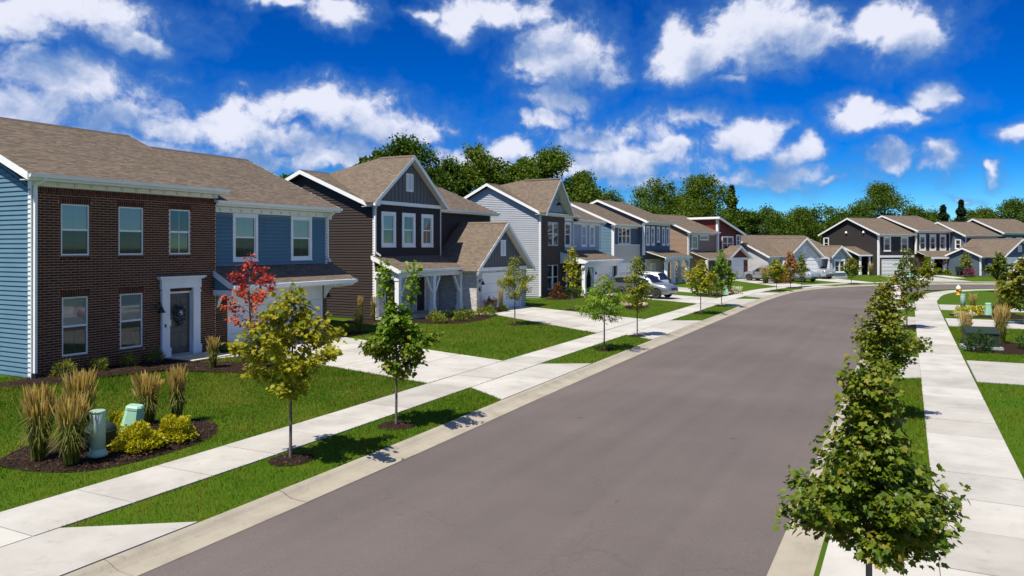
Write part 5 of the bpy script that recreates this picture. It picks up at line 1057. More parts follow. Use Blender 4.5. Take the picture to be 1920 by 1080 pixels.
# --- tall trees behind the houses
L_BG = leaf_mat('woodland_leaf', [(0.022, 0.052, 0.004), (0.04, 0.084, 0.006), (0.062, 0.115, 0.008), (0.088, 0.14, 0.01), (0.052, 0.1, 0.007)], 0.28, 0.6, 0.2)
L_BG2 = leaf_mat('woodland_leaf_light', [(0.034, 0.076, 0.005), (0.062, 0.116, 0.007), (0.094, 0.152, 0.01), (0.128, 0.178, 0.013), (0.076, 0.126, 0.008)], 0.30, 0.6, 0.2)
L_CN = leaf_mat('conifer_leaf', [(0.008, 0.022, 0.007), (0.014, 0.036, 0.010), (0.022, 0.05, 0.014)], 0.1, 0.6, 0.2)
def big_tree(label, px, top, d, wpx, m, seed, n=7000, con=False, name='woodland_tree', base=0.16, leaf=0.28):
    rg = np.random.default_rng(seed); xc = (px-960)/1420.; s_, c_ = math.sin(R(YAW)), math.cos(R(YAW)); x = d*(-s_+xc*c_); y = d*(c_+xc*s_); H = 4+(463-top)/1420.*d+0.2; W = wpx/1420.*d*1.18; n = int(n*2.3)
    root = thing(name, label, 'tree', (round(x, 2), round(y, 2), -0.1), 0, 'tall trees behind the houses'); tb = MB(); tb.tube([(0, 0, 0), (0, 0, H*0.3), (rg.normal(0, .3), rg.normal(0, .3), H*0.6), (0, 0, H*0.78)], [H*0.02, H*0.016, H*0.009, 0.03], 8)
    if con:
        t = rg.random(n)**0.8; z = H*(0.12+0.88*t); rad = W/2*(1-t)**0.85*np.sqrt(rg.random(n))*(0.75+0.35*np.sin(t*40))+0.15; a = rg.uniform(0, 6.28, n); pos = np.stack([rad*np.cos(a), rad*np.sin(a), z-rad*0.25], 1)
    else:
        nc = 90; zc = rg.random(nc)**0.8; fl = np.where(zc < 0.4, 0.72+0.7*zc, 1.0)*(1-zc**3.2)**0.5; rr = np.sqrt(rg.random(nc))*fl; aa = rg.uniform(0, 6.283, nc)
        ctr = np.column_stack([rr*np.cos(aa)*W/2*0.86, rr*np.sin(aa)*W/2*0.86, H*(base+(0.93-base)*zc)]); rc = W*0.125*rg.uniform(0.55, 1.35, nc)*(1.1-0.25*zc)
        for c in ctr[:14]: tb.tube([(0, 0, H*0.32), tuple(c*np.array([.5, .5, .8])), tuple(c)], [H*0.007, H*0.004, 0.03], 5, False)
        i = rg.choice(nc, n, p=rc**2/np.sum(rc**2)); dd = rg.normal(0, 1, (n, 3)); dd /= np.linalg.norm(dd, axis=1, keepdims=True); rr = rg.random(n)**0.45*(1+rg.normal(0, .18, n)); pos = ctr[i]+dd*(rc[i]*rr)[:, None]*np.array([1, 1, 0.78])
    tb.build('trunk', BARK2, root, smooth=True); tip = rg.normal(0, 1, (n, 3)); tip[:, 2] -= 0.4; nr = rg.normal(0, .6, (n, 3)); nr[:, 2] += 0.7; v, k = leaf_verts(pos, tip, nr, leaf*rg.uniform(0.6, 1.5, n), RHOMB)
    tint = np.clip(rg.normal(0.45, .22, n), 0, 0.999); stuff(link('crown', np_mesh('crown', v, 4, m, np.repeat(tint, k)), root)); return root
big_tree('broad dark tree directly behind the brown house gable', 765, 252, 76, 190, L_BG, 31, 11000)
big_tree('rounded tree right of the broad dark tree behind the brown house', 838, 286, 82, 120, L_BG, 62, 7000)
big_tree('crown left of the broad dark tree over the brown house', 715, 272, 78, 100, L_BG, 63, 6000)
big_tree('crown between the light tree and the tall tree', 985, 288, 94, 110, L_BG2, 64, 7000)
big_tree('crown right of the tall tree over the steep gable', 1092, 315, 96, 90, L_BG, 65, 6000)
big_tree('small dark treetop left of the brown house gable', 682, 282, 80, 70, L_BG, 32, 4000)
big_tree('tree between brown and grey house roofs, leaning light green', 895, 266, 84, 150, L_BG2, 33, 10000)
big_tree('tall tree behind the steep gable of the grey house', 1035, 274, 90, 175, L_BG2, 34, 11000)
big_tree('low treetop peeping over the brick house roof', 548, 318, 84, 90, L_BG2, 35, 5000)
big_tree('mid green tree filling behind the grey house ridge', 970, 315, 98, 150, L_BG, 36, 8000)
big_tree('pale treetop above the blue house roof ridge', 1140, 354, 118, 100, L_BG2, 37, 6000)
big_tree('big rounded tree above the blue house', 1230, 330, 116, 150, L_BG2, 38, 10000)
big_tree('big rounded tree above the tan house', 1310, 326, 122, 150, L_BG2, 39, 10000)
big_tree('dark pointed conifer right of the big rounded trees', 1372, 350, 126, 62, L_CN, 40, 6000, True, 'conifer_tree')
big_tree('dark tree behind the oxblood wing', 1400, 392, 130, 90, L_BG, 41, 6000)
big_tree('tree above the ranch house roof, left', 1445, 386, 138, 110, L_BG2, 42, 8000)
big_tree('tree above the ranch house roof, right', 1535, 384, 142, 130, L_BG2, 43, 9000)
big_tree('tallest tree behind the charcoal house', 1655, 341, 150, 125, L_BG2, 44, 10000)
big_tree('tree left of the tallest one, behind charcoal house', 1605, 384, 146, 90, L_BG, 45, 7000)
big_tree('dark tree behind the charcoal house ridge', 1715, 384, 150, 90, L_BG, 46, 7000)
big_tree('dark conifer over the gap between charcoal and slate house', 1768, 386, 152, 66, L_CN, 47, 5000, True, 'conifer_tree')
big_tree('taller slim conifer over the slate house', 1802, 376, 156, 50, L_CN, 48, 5000, True, 'conifer_tree')
big_tree('green tree over the slate house ridge', 1848, 390, 152, 90, L_BG2, 49, 7000)
big_tree('rounded tree behind the slate house between the conifers', 1742, 392, 158, 90, L_BG2, 66, 6000, base=0.05)
big_tree('rounded tree right of the slim conifer', 1826, 392, 158, 80, L_BG, 67, 6000, base=0.05)
big_tree('rounded tree filling behind ranch house garage gable', 1498, 390, 146, 90, L_BG2, 68, 6000, base=0.05)
big_tree('tree at the far right edge of the tree line', 1900, 372, 146, 100, L_BG, 50, 8000)
big_tree('tree at right beyond the slate house roof end', 1960, 366, 140, 120, L_BG, 51, 7000)
big_tree('shaded tree behind the tan house roof', 1265, 372, 132, 150, L_BG, 52, 8000, base=0.1)
big_tree('shaded tree behind the blue house roof end', 1165, 385, 130, 120, L_BG, 53, 7000, base=0.1)
big_tree('shaded tree low behind the ranch house', 1490, 410, 150, 120, L_BG, 54, 7000, base=0.05)
big_tree('shaded tree low behind the charcoal house', 1575, 412, 155, 110, L_BG, 55, 7000, base=0.05)
big_tree('shaded tree low behind charcoal house right gable', 1690, 405, 158, 130, L_BG, 56, 7000, base=0.05)
big_tree('shaded tree low between the two far houses', 1780, 412, 160, 120, L_BG, 57, 7000, base=0.05)
big_tree('shaded tree low behind the slate house', 1870, 410, 160, 120, L_BG, 58, 7000, base=0.05)
big_tree('shaded tree behind the brown house right roof', 855, 330, 92, 130, L_BG, 59, 7000, base=0.1)
big_tree('shaded tree behind the grey house right roof', 1085, 340, 104, 110, L_BG, 60, 7000, base=0.1)
big_tree('shaded tree low behind the oxblood wing', 1360, 405, 140, 110, L_BG, 61, 6000, base=0.05)
# --- ornamental grasses, shrubs
GR_B = leaf_mat('reed_blade', [(0.06, 0.095, 0.01), (0.105, 0.145, 0.016), (0.16, 0.18, 0.03), (0.25, 0.22, 0.07)], 0.35, 0.7, 0.2); GR_P = leaf_mat('reed_plume', [(0.44, 0.30, 0.09), (0.62, 0.45, 0.16), (0.54, 0.37, 0.11), (0.70, 0.54, 0.25)], 0.35, 0.8, 0.1)
def reed(label, x, y, h, w, z0, n=170, seed=1, plume=0.85, name='ornamental_grass'):
    rg = np.random.default_rng(seed); root = thing(name, label, 'ornamental grass', (x, y, z0)); V = []; Tn = []; PV = []; PT = []
    for k in range(n):
        a = rg.uniform(0, 6.283); r0 = w*0.18*math.sqrt(rg.random()); ln = rg.uniform(0.02, 0.30)*w; hh = h*rg.uniform(0.62, 1.0); b = np.array([r0*math.cos(a), r0*math.sin(a), 0]); a2 = a+rg.normal(0, .5); out = np.array([math.cos(a2), math.sin(a2), 0])
        top = b+out*ln*0.9+np.array([0, 0, hh]); mid = b+out*ln*0.25+np.array([0, 0, hh*0.5]); sd = np.array([-math.sin(a2+0.8), math.cos(a2+0.8), 0])*0.006
        t = rg.random(); V += [b-sd, b+sd, mid+sd, mid-sd, mid-sd, mid+sd, top+sd*0.4, top-sd*0.4]; Tn += [t*0.9]*8
        if rg.random() < 0.9*plume:
            p0 = mid*0.35+top*0.65; p1 = top+out*ln*0.25+np.array([0, 0, h*0.05]); pw = 0.015*rg.uniform(.7, 1.4)
            for ax in (0.8, 2.37): s2 = np.array([-math.sin(a2+ax), math.cos(a2+ax), 0])*pw; m2 = (p0+p1)/2; PV += [p0-s2*.4, p0+s2*.4, m2+s2, m2-s2, m2-s2, m2+s2, p1+s2*.15, p1-s2*.15]; PT += [t*0.9]*8
    for k in range(int(n*0.9)):                          # arching basal leaves
        a = rg.uniform(0, 6.283); o = np.array([math.cos(a), math.sin(a), 0]); L_ = h*rg.uniform(0.3, 0.62); e = w*rg.uniform(0.25, 0.62); b = o*w*0.1*rg.random(); m1 = b+o*e*0.45+np.array([0, 0, L_]); tp = b+o*e*1.05+np.array([0, 0, L_*rg.uniform(0.5, 1.0)]); sd = np.array([-o[1], o[0], 0])*0.007; V += [b-sd, b+sd, m1+sd, m1-sd, m1-sd, m1+sd, tp+sd*.2, tp-sd*.2]; Tn += [rg.random()*0.95]*8
    stuff(link('blades', np_mesh('blades', np.array(V), 4, GR_B, np.array(Tn)), root))
    if PV: stuff(link('plumes', np_mesh('plumes', np.array(PV), 4, GR_P, np.array(PT)), root))
    return root
def shrub(label, x, y, w, h, m, z0, n=900, size=0.06, T=OVAL, seed=1, name='shrub', cat='shrub', up=0.5):
    rg = np.random.default_rng(seed); root = thing(name, label, cat, (x, y, z0)); tb = MB()
    for k in range(7): a = k*0.9; tb.tube([(0, 0, -0.03), (w*0.2*math.cos(a), w*0.2*math.sin(a), h*0.4), (w*0.38*math.cos(a), w*0.38*math.sin(a), h*0.75)], [0.012, 0.008, 0.003], 5, False)
    tb.build('stems', BARK, root); dd = rg.normal(0, 1, (n, 3)); dd /= np.linalg.norm(dd, axis=1, keepdims=True); dd[:, 2] = np.abs(dd[:, 2])*1.0-0.12; lump = 1+0.22*np.sin(dd[:, 0]*6+seed)*np.cos(dd[:, 1]*5+seed*2)+0.15*np.sin(dd[:, 2]*9+seed); r = (0.55+0.45*rg.random(n)**0.5)*lump
    pos = dd*r[:, None]*np.array([w/2, w/2, h*0.92])+np.array([0, 0, h*0.1]); tip = dd+rg.normal(0, .5, (n, 3)); tip[:, 2] += up; nr = rg.normal(0, .5, (n, 3)); nr[:, 2] += 1; v, k = leaf_verts(pos, tip, nr, size*rg.uniform(.6, 1.3, n), T)
    stuff(link('foliage', np_mesh('foliage', v, len(T[0]), m, np.repeat(np.clip(rg.normal(.45, .22, n)+dd[:, 2]*0.15, 0, .999), k)), root)); return root
L_SP = leaf_mat('gold_spirea_leaf', [(0.30, 0.29, 0.012), (0.50, 0.46, 0.018), (0.64, 0.56, 0.025), (0.40, 0.38, 0.015)], 0.3); L_SG = leaf_mat('juniper_leaf', [(0.10, 0.14, 0.015), (0.19, 0.23, 0.02), (0.29, 0.31, 0.03)], 0.3); L_BX = leaf_mat('box_leaf', [(0.016, 0.045, 0.008), (0.03, 0.075, 0.012), (0.055, 0.11, 0.018)], 0.2); L_BB = leaf_mat('barberry_leaf', [(0.10, 0.03, 0.012), (0.20, 0.06, 0.015), (0.26, 0.11, 0.02), (0.08, 0.07, 0.012)], 0.3); L_WH = leaf_mat('white_bloom', [(0.65, 0.66, 0.55), (0.75, 0.75, 0.70), (0.5, 0.55, 0.35)], 0.3); L_PK = leaf_mat('pink_bloom', [(0.35, 0.03, 0.10), (0.25, 0.05, 0.15)], 0.2)
bed([(-14.4, 7.7), (-13.6, 7.6), (-12.7, 7.95), (-12.35, 8.6), (-12.3, 9.7), (-12.55, 10.8), (-13.4, 11.6), (-14.5, 11.5), (-15.0, 10.3), (-15.1, 8.9)], 'utility_mulch_bed', 0.07, 2600)
reed('tall reed grass clump at far left of the utility bed', -13.75, 8.05, 1.30, 0.72, 0.22, 200, 71); reed('reed grass clump directly left of the round green pedestal', -13.0, 8.15, 1.18, 0.72, 0.22, 210, 72); reed('reed grass clump behind the round pedestal, against the lawn', -14.6, 9.35, 1.32, 0.78, 0.22, 220, 73); reed('reed grass clump behind the tilted green pedestal', -14.45, 10.75, 1.08, 0.75, 0.22, 190, 74); reed('narrow upright reed grass at the right of the utility bed', -14.1, 11.2, 1.18, 0.55, 0.22, 190, 75)
reed('single reed grass beside the brick house front door path', -18.9, 16.3, 1.0, 0.5, 0.26, 150, 76, 0.5)
shrub('golden spirea behind the two pedestals', -14.2, 9.95, 0.62, 0.42, L_SP, 0.22, 2200, 0.050, OVAL, 81); shrub('golden spirea in front of the tilted pedestal', -12.85, 9.35, 0.78, 0.45, L_SP, 0.22, 3400, 0.050, OVAL, 82); shrub('golden spirea at the right end of the utility bed', -12.85, 10.15, 0.74, 0.42, L_SP, 0.22, 3200, 0.050, OVAL, 83)
bed([(-21.85, 12.0), (-20.9, 11.5), (-20.4, 12.6), (-20.2, 14.0), (-19.6, 15.3), (-18.4, 15.9), (-17.3, 16.5), (-17.4, 17.3), (-18.6, 18.2), (-20.2, 17.0), (-21.8, 16.7)], 'foundation_mulch_bed', 0.05, 2200); bed([(-21.9, 18.7), (-21.0, 18.7), (-20.8, 19.4), (-21.9, 19.5)], 'corner_mulch_bed', 0.04, 300)
for i, (x, y, w) in enumerate(((-21.35, 13.2, 0.66), (-21.35, 14.25, 0.56), (-21.3, 15.2, 0.52), (-21.35, 16.15, 0.56))): shrub(('leftmost of four low junipers along the brick wall', 'second from left of four low junipers along the brick wall', 'third from left of four low junipers along the brick wall', 'low juniper next to the white door surround')[i], x, y, w, 0.5, L_SG, 0.29, 900, 0.07, NARROW, 84+i)
shrub('low green perennial by the brick house garage corner', -21.1, 19.05, 0.6, 0.2, L_SG, 0.3, 400, 0.08, OVAL, 88)
# brown house beds
bed([(-22.3, 30.4), (-20.6, 30.6), (-19.4, 31.6), (-19.3, 33.4), (-19.6, 35.2), (-20.0, 36.6), (-21.0, 36.3), (-21.6, 33.4), (-22.3, 32.2)], 'porch_mulch_bed', 0.06, 700); bed([(-24.6, 28.9), (-23.8, 29.0), (-21.8, 29.2), (-21.9, 30.3), (-24.6, 30.5)], 'side_mulch_bed', 0.05, 300); bed([(-21.3, 36.95), (-20.4, 37.0), (-20.6, 38.3), (-21.3, 38.6)], 'garage_mulch_bed', 0.05, 150); bed([(-21.5, 25.1), (-20.6, 25.0), (-20.6, 26.3), (-21.5, 26.5)], 'drive_side_mulch_bed', 0.05, 120)
for i, (x, y) in enumerate(((-24.2, 29.9), (-23.3, 29.8), (-22.4, 29.9))): reed(('thin dry grass at the brown side wall, leftmost of three', 'thin dry grass at the brown side wall, middle of three', 'thin dry grass at the brown side wall, nearest the porch')[i], x, y, 1.25, 0.4, 0.33, 60, 90+i)
reed('fine green grass tuft beside the brick house driveway', -21.0, 25.8, 1.1, 0.7, 0.3, 90, 93, 0.3)
H2S = [(-20.4, 31.2, .8, L_SG, 'leftmost yellow-green shrub of the porch bed'), (-21.2, 32.0, .7, L_SG, 'rear shrub at the left of the porch bed'), (-20.1, 32.6, .7, L_SG, 'front shrub in the middle of the porch bed'), (-21.0, 33.0, .6, L_BX, 'dark shrub against the middle porch post'), (-20.3, 33.8, .75, L_SG, 'front shrub below the middle porch post'), (-21.0, 34.5, .65, L_BX, 'round box shrub between the porch posts'), (-20.3, 35.1, .75, L_SG, 'low spreading shrub before the right porch post'), (-20.35, 36.2, .6, L_GR, 'light green hosta at the right tip of the porch bed')]
for i, (x, y, w, m, lb) in enumerate(H2S): shrub(lb, x, y, w, 0.5, m, 0.3, 450, 0.08, OVAL, 100+i)
shrub('round russet barberry before the white brick pier', -20.95, 37.35, 0.8, 0.95, L_BB, 0.3, 900, 0.08, OVAL, 110); reed('pale plumed grass beside the garage of the brown house', -20.6, 37.9, 1.35, 0.45, 0.3, 70, 111); shrub('small green shrub under the pale plumed grass', -20.75, 38.4, 0.6, 0.4, L_GR, 0.3, 300, 0.09, OVAL, 112)
# grey house and beyond
bed([(-22.9, 48.6), (-21.4, 48.7), (-21.2, 51.5), (-21.4, 54.2), (-22.9, 54.0)], 'tower_mulch_bed', 0.05, 120)
for i, (x, y, w, hh, m, lb) in enumerate(((-22.2, 49.3, 1.0, 1.0, L_BB, 'bronze shrub at the left foot of the brick tower'), (-21.9, 51.0, 1.2, 0.8, L_BX, 'dark green shrub below the tower window'), (-22.2, 52.6, 1.0, 0.9, L_GR, 'green shrub between tower and porch post'), (-16.6, 45.0, 0.75, 0.8, L_BB, 'small orange shrub on the grey house lawn'), (-13.4, 60.2, 1.2, 0.9, L_GR, 'green shrub left in the corner bed beside the blue house drive'), (-14.2, 61.4, 1.3, 1.1, L_BX, 'dark shrub at the back of the corner bed'), (-13.2, 62.8, 1.2, 0.8, L_BB, 'russet low shrub at the right of the corner bed'), (-20.5, 76.5, 1.8, 1.7, L_WH, 'white hydrangea in bloom before the tan house porch'), (-18.6, 75.5, 1.6, 1.2, L_GR, 'green shrub in front of the white hydrangea'), (-12.6, 63.8, 0.9, 0.7, L_WH, 'white flowering shrub by the kerb trees'), (-11.6, 83.6, 1.5, 1.1, L_OR, 'yellow and orange shrub beside the reed grasses'), (1.4, 110.6, 1.3, 0.9, L_SP, 'yellow shrub before the charcoal house porch'), (0.6, 109.6, 1.2, 0.9, L_BX, 'dark shrub left of the yellow one at the porch'), (3.2, 112.3, 1.3, 0.8, L_BX, 'dark low shrub at the right porch posts'), (4.3, 112.9, 1.1, 0.7, L_GR, 'green low shrub beside the slate wall'), (6.6, 110.2, 1.2, 1.2, L_PK, 'pink flowering shrub at the slate house wall'), (9.4, 107.3, 1.5, 1.6, L_GR, 'tall green shrub at the slate garage corner'))): shrub(lb, x, y, w, hh, m, hz(x, y)+0.02, 500, 0.12 if y < 70 else 0.17, OVAL, 120+i)
bed([(-14.9, 59.8), (-12.9, 59.4), (-12.5, 61.4), (-12.7, 63.4), (-13.8, 63.9), (-15.0, 62.5)], 'corner_mulch_bed', 0.05, 100); bed([(-14.0, 81.0), (-12.2, 82.0), (-10.9, 83.6), (-11.3, 84.6), (-13.2, 83.8), (-14.4, 82.2)], 'reed_mulch_bed', 0.05, 60); bed([(-18.2, 45.4), (-15.8, 43.6), (-14.6, 45.4), (-15.6, 47.2), (-17.6, 47.0)], 'boulder_mulch_bed', 0.04, 100)
reed('straw-topped reed before the silver SUV, left of two', -13.3, 82.4, 1.75, 1.5, 0.2, 200, 141); reed('straw-topped reed before the silver SUV, right of two', -12.4, 83.2, 1.75, 1.3, 0.2, 200, 142); reed('orange grass tuft behind the left kerb tree', -14.0, 60.4, 1.3, 0.7, 0.2, 90, 143); reed('straw tuft left of the charcoal house garage', -4.4, 107.2, 1.6, 0.9, 0.36, 120, 144); reed('straw tuft under the side porch of the charcoal house', -6.9, 107.6, 1.6, 0.9, 0.36, 120, 145); reed('low orange grass on the grey house lawn bed', -15.6, 46.0, 0.9, 0.8, 0.2, 70, 146)
# across the road
zr_ = lambda a, b: 0.118
bed([(1.85, 32.9), (2.6, 32.5), (4.8, 32.6), (7.5, 32.8), (7.5, 35.4), (4.5, 36.3), (2.6, 36.8), (1.85, 36.2)], 'transformer_mulch_bed', 0.04, 500, zr_); bed([(2.2, 48.9), (4.0, 48.6), (5.6, 48.9), (5.7, 51.5), (3.6, 52.4), (2.2, 51.2)], 'flower_mulch_bed', 0.04, 250, zr_)
reed('reed grass left behind the green transformer', 2.05, 36.3, 1.2, 0.7, 0.13, 130, 151); reed('taller reed grass right behind the green transformer', 3.25, 35.9, 1.55, 0.75, 0.13, 190, 152); reed('big straw reed grass beyond the second driveway', 4.85, 51.6, 1.9, 1.3, 0.13, 220, 153); reed('thin reed grass behind the flower bed', 3.3, 51.8, 1.2, 0.6, 0.13, 70, 154)
shrub('round dark green bush in front of the transformer', 2.28, 32.85, 0.95, 0.85, L_BX, 0.13, 1500, 0.06, OVAL, 155); shrub('dark bushy shrub at right of the transformer', 4.3, 34.4, 1.3, 0.85, L_BX, 0.13, 1300, 0.09, OVAL, 156); shrub('second shrub farther right of the transformer at frame edge', 5.2, 35.2, 1.5, 1.0, L_BX, 0.13, 1000, 0.1, OVAL, 157)
shrub('yellow flower mound at the left of the flower bed', 2.65, 49.9, 0.9, 0.45, L_SP, 0.13, 700, 0.09, OVAL, 158); shrub('yellow flower mound in the middle of the flower bed', 3.2, 50.3, 0.9, 0.5, L_SP, 0.13, 700, 0.09, OVAL, 159); shrub('yellow flower mound at the right of the flower bed', 3.75, 50.8, 0.9, 0.55, L_SP, 0.13, 700, 0.09, OVAL, 160); shrub('white flowers at the front left of the flower bed', 2.55, 48.95, 0.6, 0.32, L_WH, 0.13, 300, 0.09, OVAL, 161); shrub('white flowers at the front middle of the flower bed', 3.05, 49.0, 0.45, 0.28, L_WH, 0.13, 200, 0.09, OVAL, 162); shrub('dark bush beside the small right pedestal', 4.5, 50.7, 0.9, 0.7, L_BX, 0.13, 600, 0.1, OVAL, 163)
# --- turf blades where single blades show
GRASS = leaf_mat('turf_blade', [(0.034, 0.108, 0.002), (0.058, 0.16, 0.003), (0.086, 0.19, 0.004), (0.13, 0.195, 0.008), (0.22, 0.17, 0.025)], 0.3, 0.6, 0.2)
def turf():
    s_, c_ = math.sin(R(YAW)), math.cos(R(YAW)); out = []
    for (x0, x1, y0, y1, dens) in ((-22.5, -8.9, 6.2, 20, 900), (-23, -8.9, 20, 36, 260), (-1.0, 0.4, 6, 30, 800), (1.6, 9, 10, 48, 330), (-23, -8.9, 36, 52, 110)):
        n = int((x1-x0)*(y1-y0)*dens); P = rng.uniform((x0, y0), (x1, y1), (n, 2)); d = -s_*P[:, 0]+c_*P[:, 1]; px = 960+1420*(c_*P[:, 0]+s_*P[:, 1])/np.maximum(d, .1); py = 463+1420*3.85/np.maximum(d, .1); P = P[(d > 3) & (px > -60) & (px < 1980) & (py < 1120)]; out.append(P)
    P = np.concatenate(out); bad = np.zeros(len(P), bool)
    for q in HARD:
        lo, hi = q.min(0), q.max(0); i = np.where((P[:, 0] >= lo[0]) & (P[:, 0] <= hi[0]) & (P[:, 1] >= lo[1]) & (P[:, 1] <= hi[1]))[0]
        if len(i): bad[i] |= in_poly(P[i], q)
    dO = poly_dist(P, OUTn); dI = poly_dist(P, INn); leftside = P[:, 0] < -5; bad |= leftside & (dO < 0.60); bad |= (~leftside) & (dI < 0.60); P = P[~bad]; dO = dO[~bad]; leftside = leftside[~bad]; n = len(P)
    z = np.where(leftside, HL(dO)-0.004, 0.118); dd = np.hypot(P[:, 0], P[:, 1]); sc_ = np.clip(dd/14, 0.8, 2.0); patch = 0.5+0.5*np.sin(P[:, 0]*1.3+np.sin(P[:, 1]*0.9)*2)*np.cos(P[:, 1]*0.8+np.sin(P[:, 0]*0.7)*1.7)
    h = rng.uniform(0.035, 0.065, n)*(0.8+0.5*patch)*np.sqrt(sc_); a = rng.uniform(0, 6.28, n); w = 0.0055*sc_; sd = np.stack([np.cos(a), np.sin(a), np.zeros(n)], 1)*w[:, None]; b = np.column_stack([P, z-0.005]); tp = b+np.column_stack([rng.normal(0, .022, n), rng.normal(0, .022, n), h])
    fine0 = np.sin(P[:, 0]*2.3+np.sin(P[:, 1]*1.7)*2.2)*np.sin(P[:, 1]*2.9+np.sin(P[:, 0]*1.9)*2.0); dry = np.clip((dO < 2.2)*leftside*(0.10+0.30*(fine0 > 0.35))+np.clip((9.6-P[:, 1])/2.5, 0, 1)*leftside*(0.18+0.35*(np.sin(P[:, 0]*3.1+P[:, 1]*2.3)*np.sin(P[:, 1]*4.3-P[:, 0]) > 0.15)), 0, 1); fine = np.sin(P[:, 0]*7.3+np.sin(P[:, 1]*5.1)*2.2)*np.sin(P[:, 1]*6.7+np.sin(P[:, 0]*4.3)*2.0); tint = np.clip(0.10+0.34*patch+0.13*fine+rng.normal(0, .20, n)+dry, 0, .999)
    for nm, msk in (('turf_by_the_houses', leftside), ('turf_right_of_the_road', ~leftside)):
        v = np.stack([b[msk]-sd[msk], b[msk]+sd[msk], tp[msk]], 1).reshape(-1, 3); o = stuff(link(nm, np_mesh(nm, v, 3, GRASS, np.repeat(tint[msk], 3)))); tag(o, 'short mown green turf of the yards by the houses' if 'houses' in nm else 'short mown green turf right of the road', 'grass')
    return n
turf()
# ------------------------------------------------------------------ utility pedestals, hydrant, sign
GRN = mat('pale_green_plastic', (0.36, 0.52, 0.41), 0.5, (0.30, 0.44, 0.35), 4); MINT = mat('mint_plastic', (0.33, 0.60, 0.44), 0.45, (0.28, 0.52, 0.38), 3); DGRN = mat('dark_green_enamel', (0.014, 0.030, 0.018), 0.6, (0.012, 0.026, 0.016), 5)
def round_ped(label, x, y, z, h, r):
    t = thing('round_pedestal', label, 'utility pedestal', (x, y, z)); MB().lathe([(r*1.35, 0), (r*1.35, h*0.07), (r*1.08, h*0.10), (r*1.05, h*0.16)], 24).build('base', GRN, t, True); MB().lathe([(r, h*0.13), (r, h*0.95), (r*0.96, h*0.96)], 24).build('tube', GRN, t, True); MB().lathe([(r*1.05, h*0.945), (r*1.05, h*0.985), (r*0.9, h)], 24).build('cap', GRN, t, True)
    lb = MB(); n = 6
    for k in range(n): a0 = -1.05+0.55*k/n; a1 = -1.05+0.55*(k+1)/n; rr = r*1.012; lb.quad((rr*math.cos(a0), rr*math.sin(a0), h*0.72), (rr*math.cos(a1), rr*math.sin(a1), h*0.72), (rr*math.cos(a1), rr*math.sin(a1), h*0.90), (rr*math.cos(a0), rr*math.sin(a0), h*0.90))
    lb.build('warning_sticker', mat('sticker', (0.62, 0.62, 0.60), 0.5, (0.10, 0.12, 0.25), 60, 1, ramp=(0.5, 0.55)), t); return t
def square_ped(label, x, y, z, h, w, rz=0.0, tilt=0.0):
    t = thing('square_pedestal', label, 'utility pedestal', (x, y, z), rz); t.rotation_euler = (0, tilt, rz); a = w/2; b = w*0.36; c = 0.2*w
    def octo(s, zz): return [(s, -s+c*s/a, zz), (s, s-c*s/a, zz), (s-c*s/a, s, zz), (-s+c*s/a, s, zz), (-s, s-c*s/a, zz), (-s, -s+c*s/a, zz), (-s+c*s/a, -s, zz), (s-c*s/a, -s, zz)]
    def loft(ls):
        vs = [p for l in ls for p in l]; return MB().add(vs, [(i*8+k, i*8+(k+1) % 8, (i+1)*8+(k+1) % 8, (i+1)*8+k) for i in range(len(ls)-1) for k in range(8)]+[tuple(range(8*(len(ls)-1), 8*len(ls))), tuple(range(7, -1, -1))])
    loft([octo(a*1.06, 0), octo(a*1.06, h*0.10)]).build('base', MINT, t); loft([octo(a, h*0.08), octo(b*1.02, h*0.86)]).build('cover', MINT, t); loft([octo(b*1.08, h*0.85), octo(b*1.08, h*0.94), octo(b*0.9, h)]).build('lid', MINT, t); MB().box(a*0.72, a*0.90, -0.03, 0.03, h*0.30, h*0.48).build('latch', GRN, t); return t
round_ped('round pale green utility pedestal with sticker, beside the reed grass', -12.95, 8.62, 0.24, 0.82, 0.125)
d_ = thing('valve_can', 'short dark green valve can behind the round pedestal', 'utility box', (-13.4, 8.98, 0.24)); MB().lathe([(0.26, 0), (0.26, 0.34), (0.24, 0.42), (0.15, 0.47)], 24).build('body', DGRN, d_, True); MB().lathe([(0.27, 0.30), (0.27, 0.35)], 24).build('rim', DGRN, d_, True)
square_ped('tilted mint green utility pedestal behind the golden spireas', -13.95, 10.0, 0.24, 0.56, 0.40, R(35), R(8))
round_ped('tall round pale green pedestal behind the white flowers across the road', 2.86, 53.0, 0.12, 1.05, 0.14); square_ped('small mint pedestal beside the dark bush across the road', 3.95, 50.4, 0.12, 0.72, 0.36, R(20)); square_ped('mint pedestal between shrubs in the blue house corner bed', -13.0, 61.6, 0.16, 0.8, 0.42, R(20)); square_ped('mint pedestal on the grey house lawn beside the boulders', -16.3, 44.2, 0.2, 0.7, 0.5, R(20), R(10)); square_ped('far mint pedestal before the charcoal house garage', 0.2, 98.2, 0.2, 1.0, 0.6, R(10))
t = thing('transformer', 'dark green transformer box on a pale pad across the road', 'transformer', (2.42, 33.75, 0.12), R(8)); t.scale = (0.84, 0.84, 0.80); MB().box(-0.75, 0.75, -0.55, 0.6, 0.0, 0.16).build('pad', mat('pale_pad', (0.30, 0.36, 0.34), 0.7), t)
b_ = MB(); b_.add([(-0.62, -0.40, 0.16), (0.62, -0.40, 0.16), (0.62, 0.45, 0.16), (-0.62, 0.45, 0.16), (-0.62, -0.40, 0.78), (0.62, -0.40, 0.78), (0.62, 0.45, 0.98), (-0.62, 0.45, 0.98)], ((0, 1, 5, 4), (1, 2, 6, 5), (2, 3, 7, 6), (3, 0, 4, 7), (0, 3, 2, 1))); b_.build('cabinet', DGRN, t)
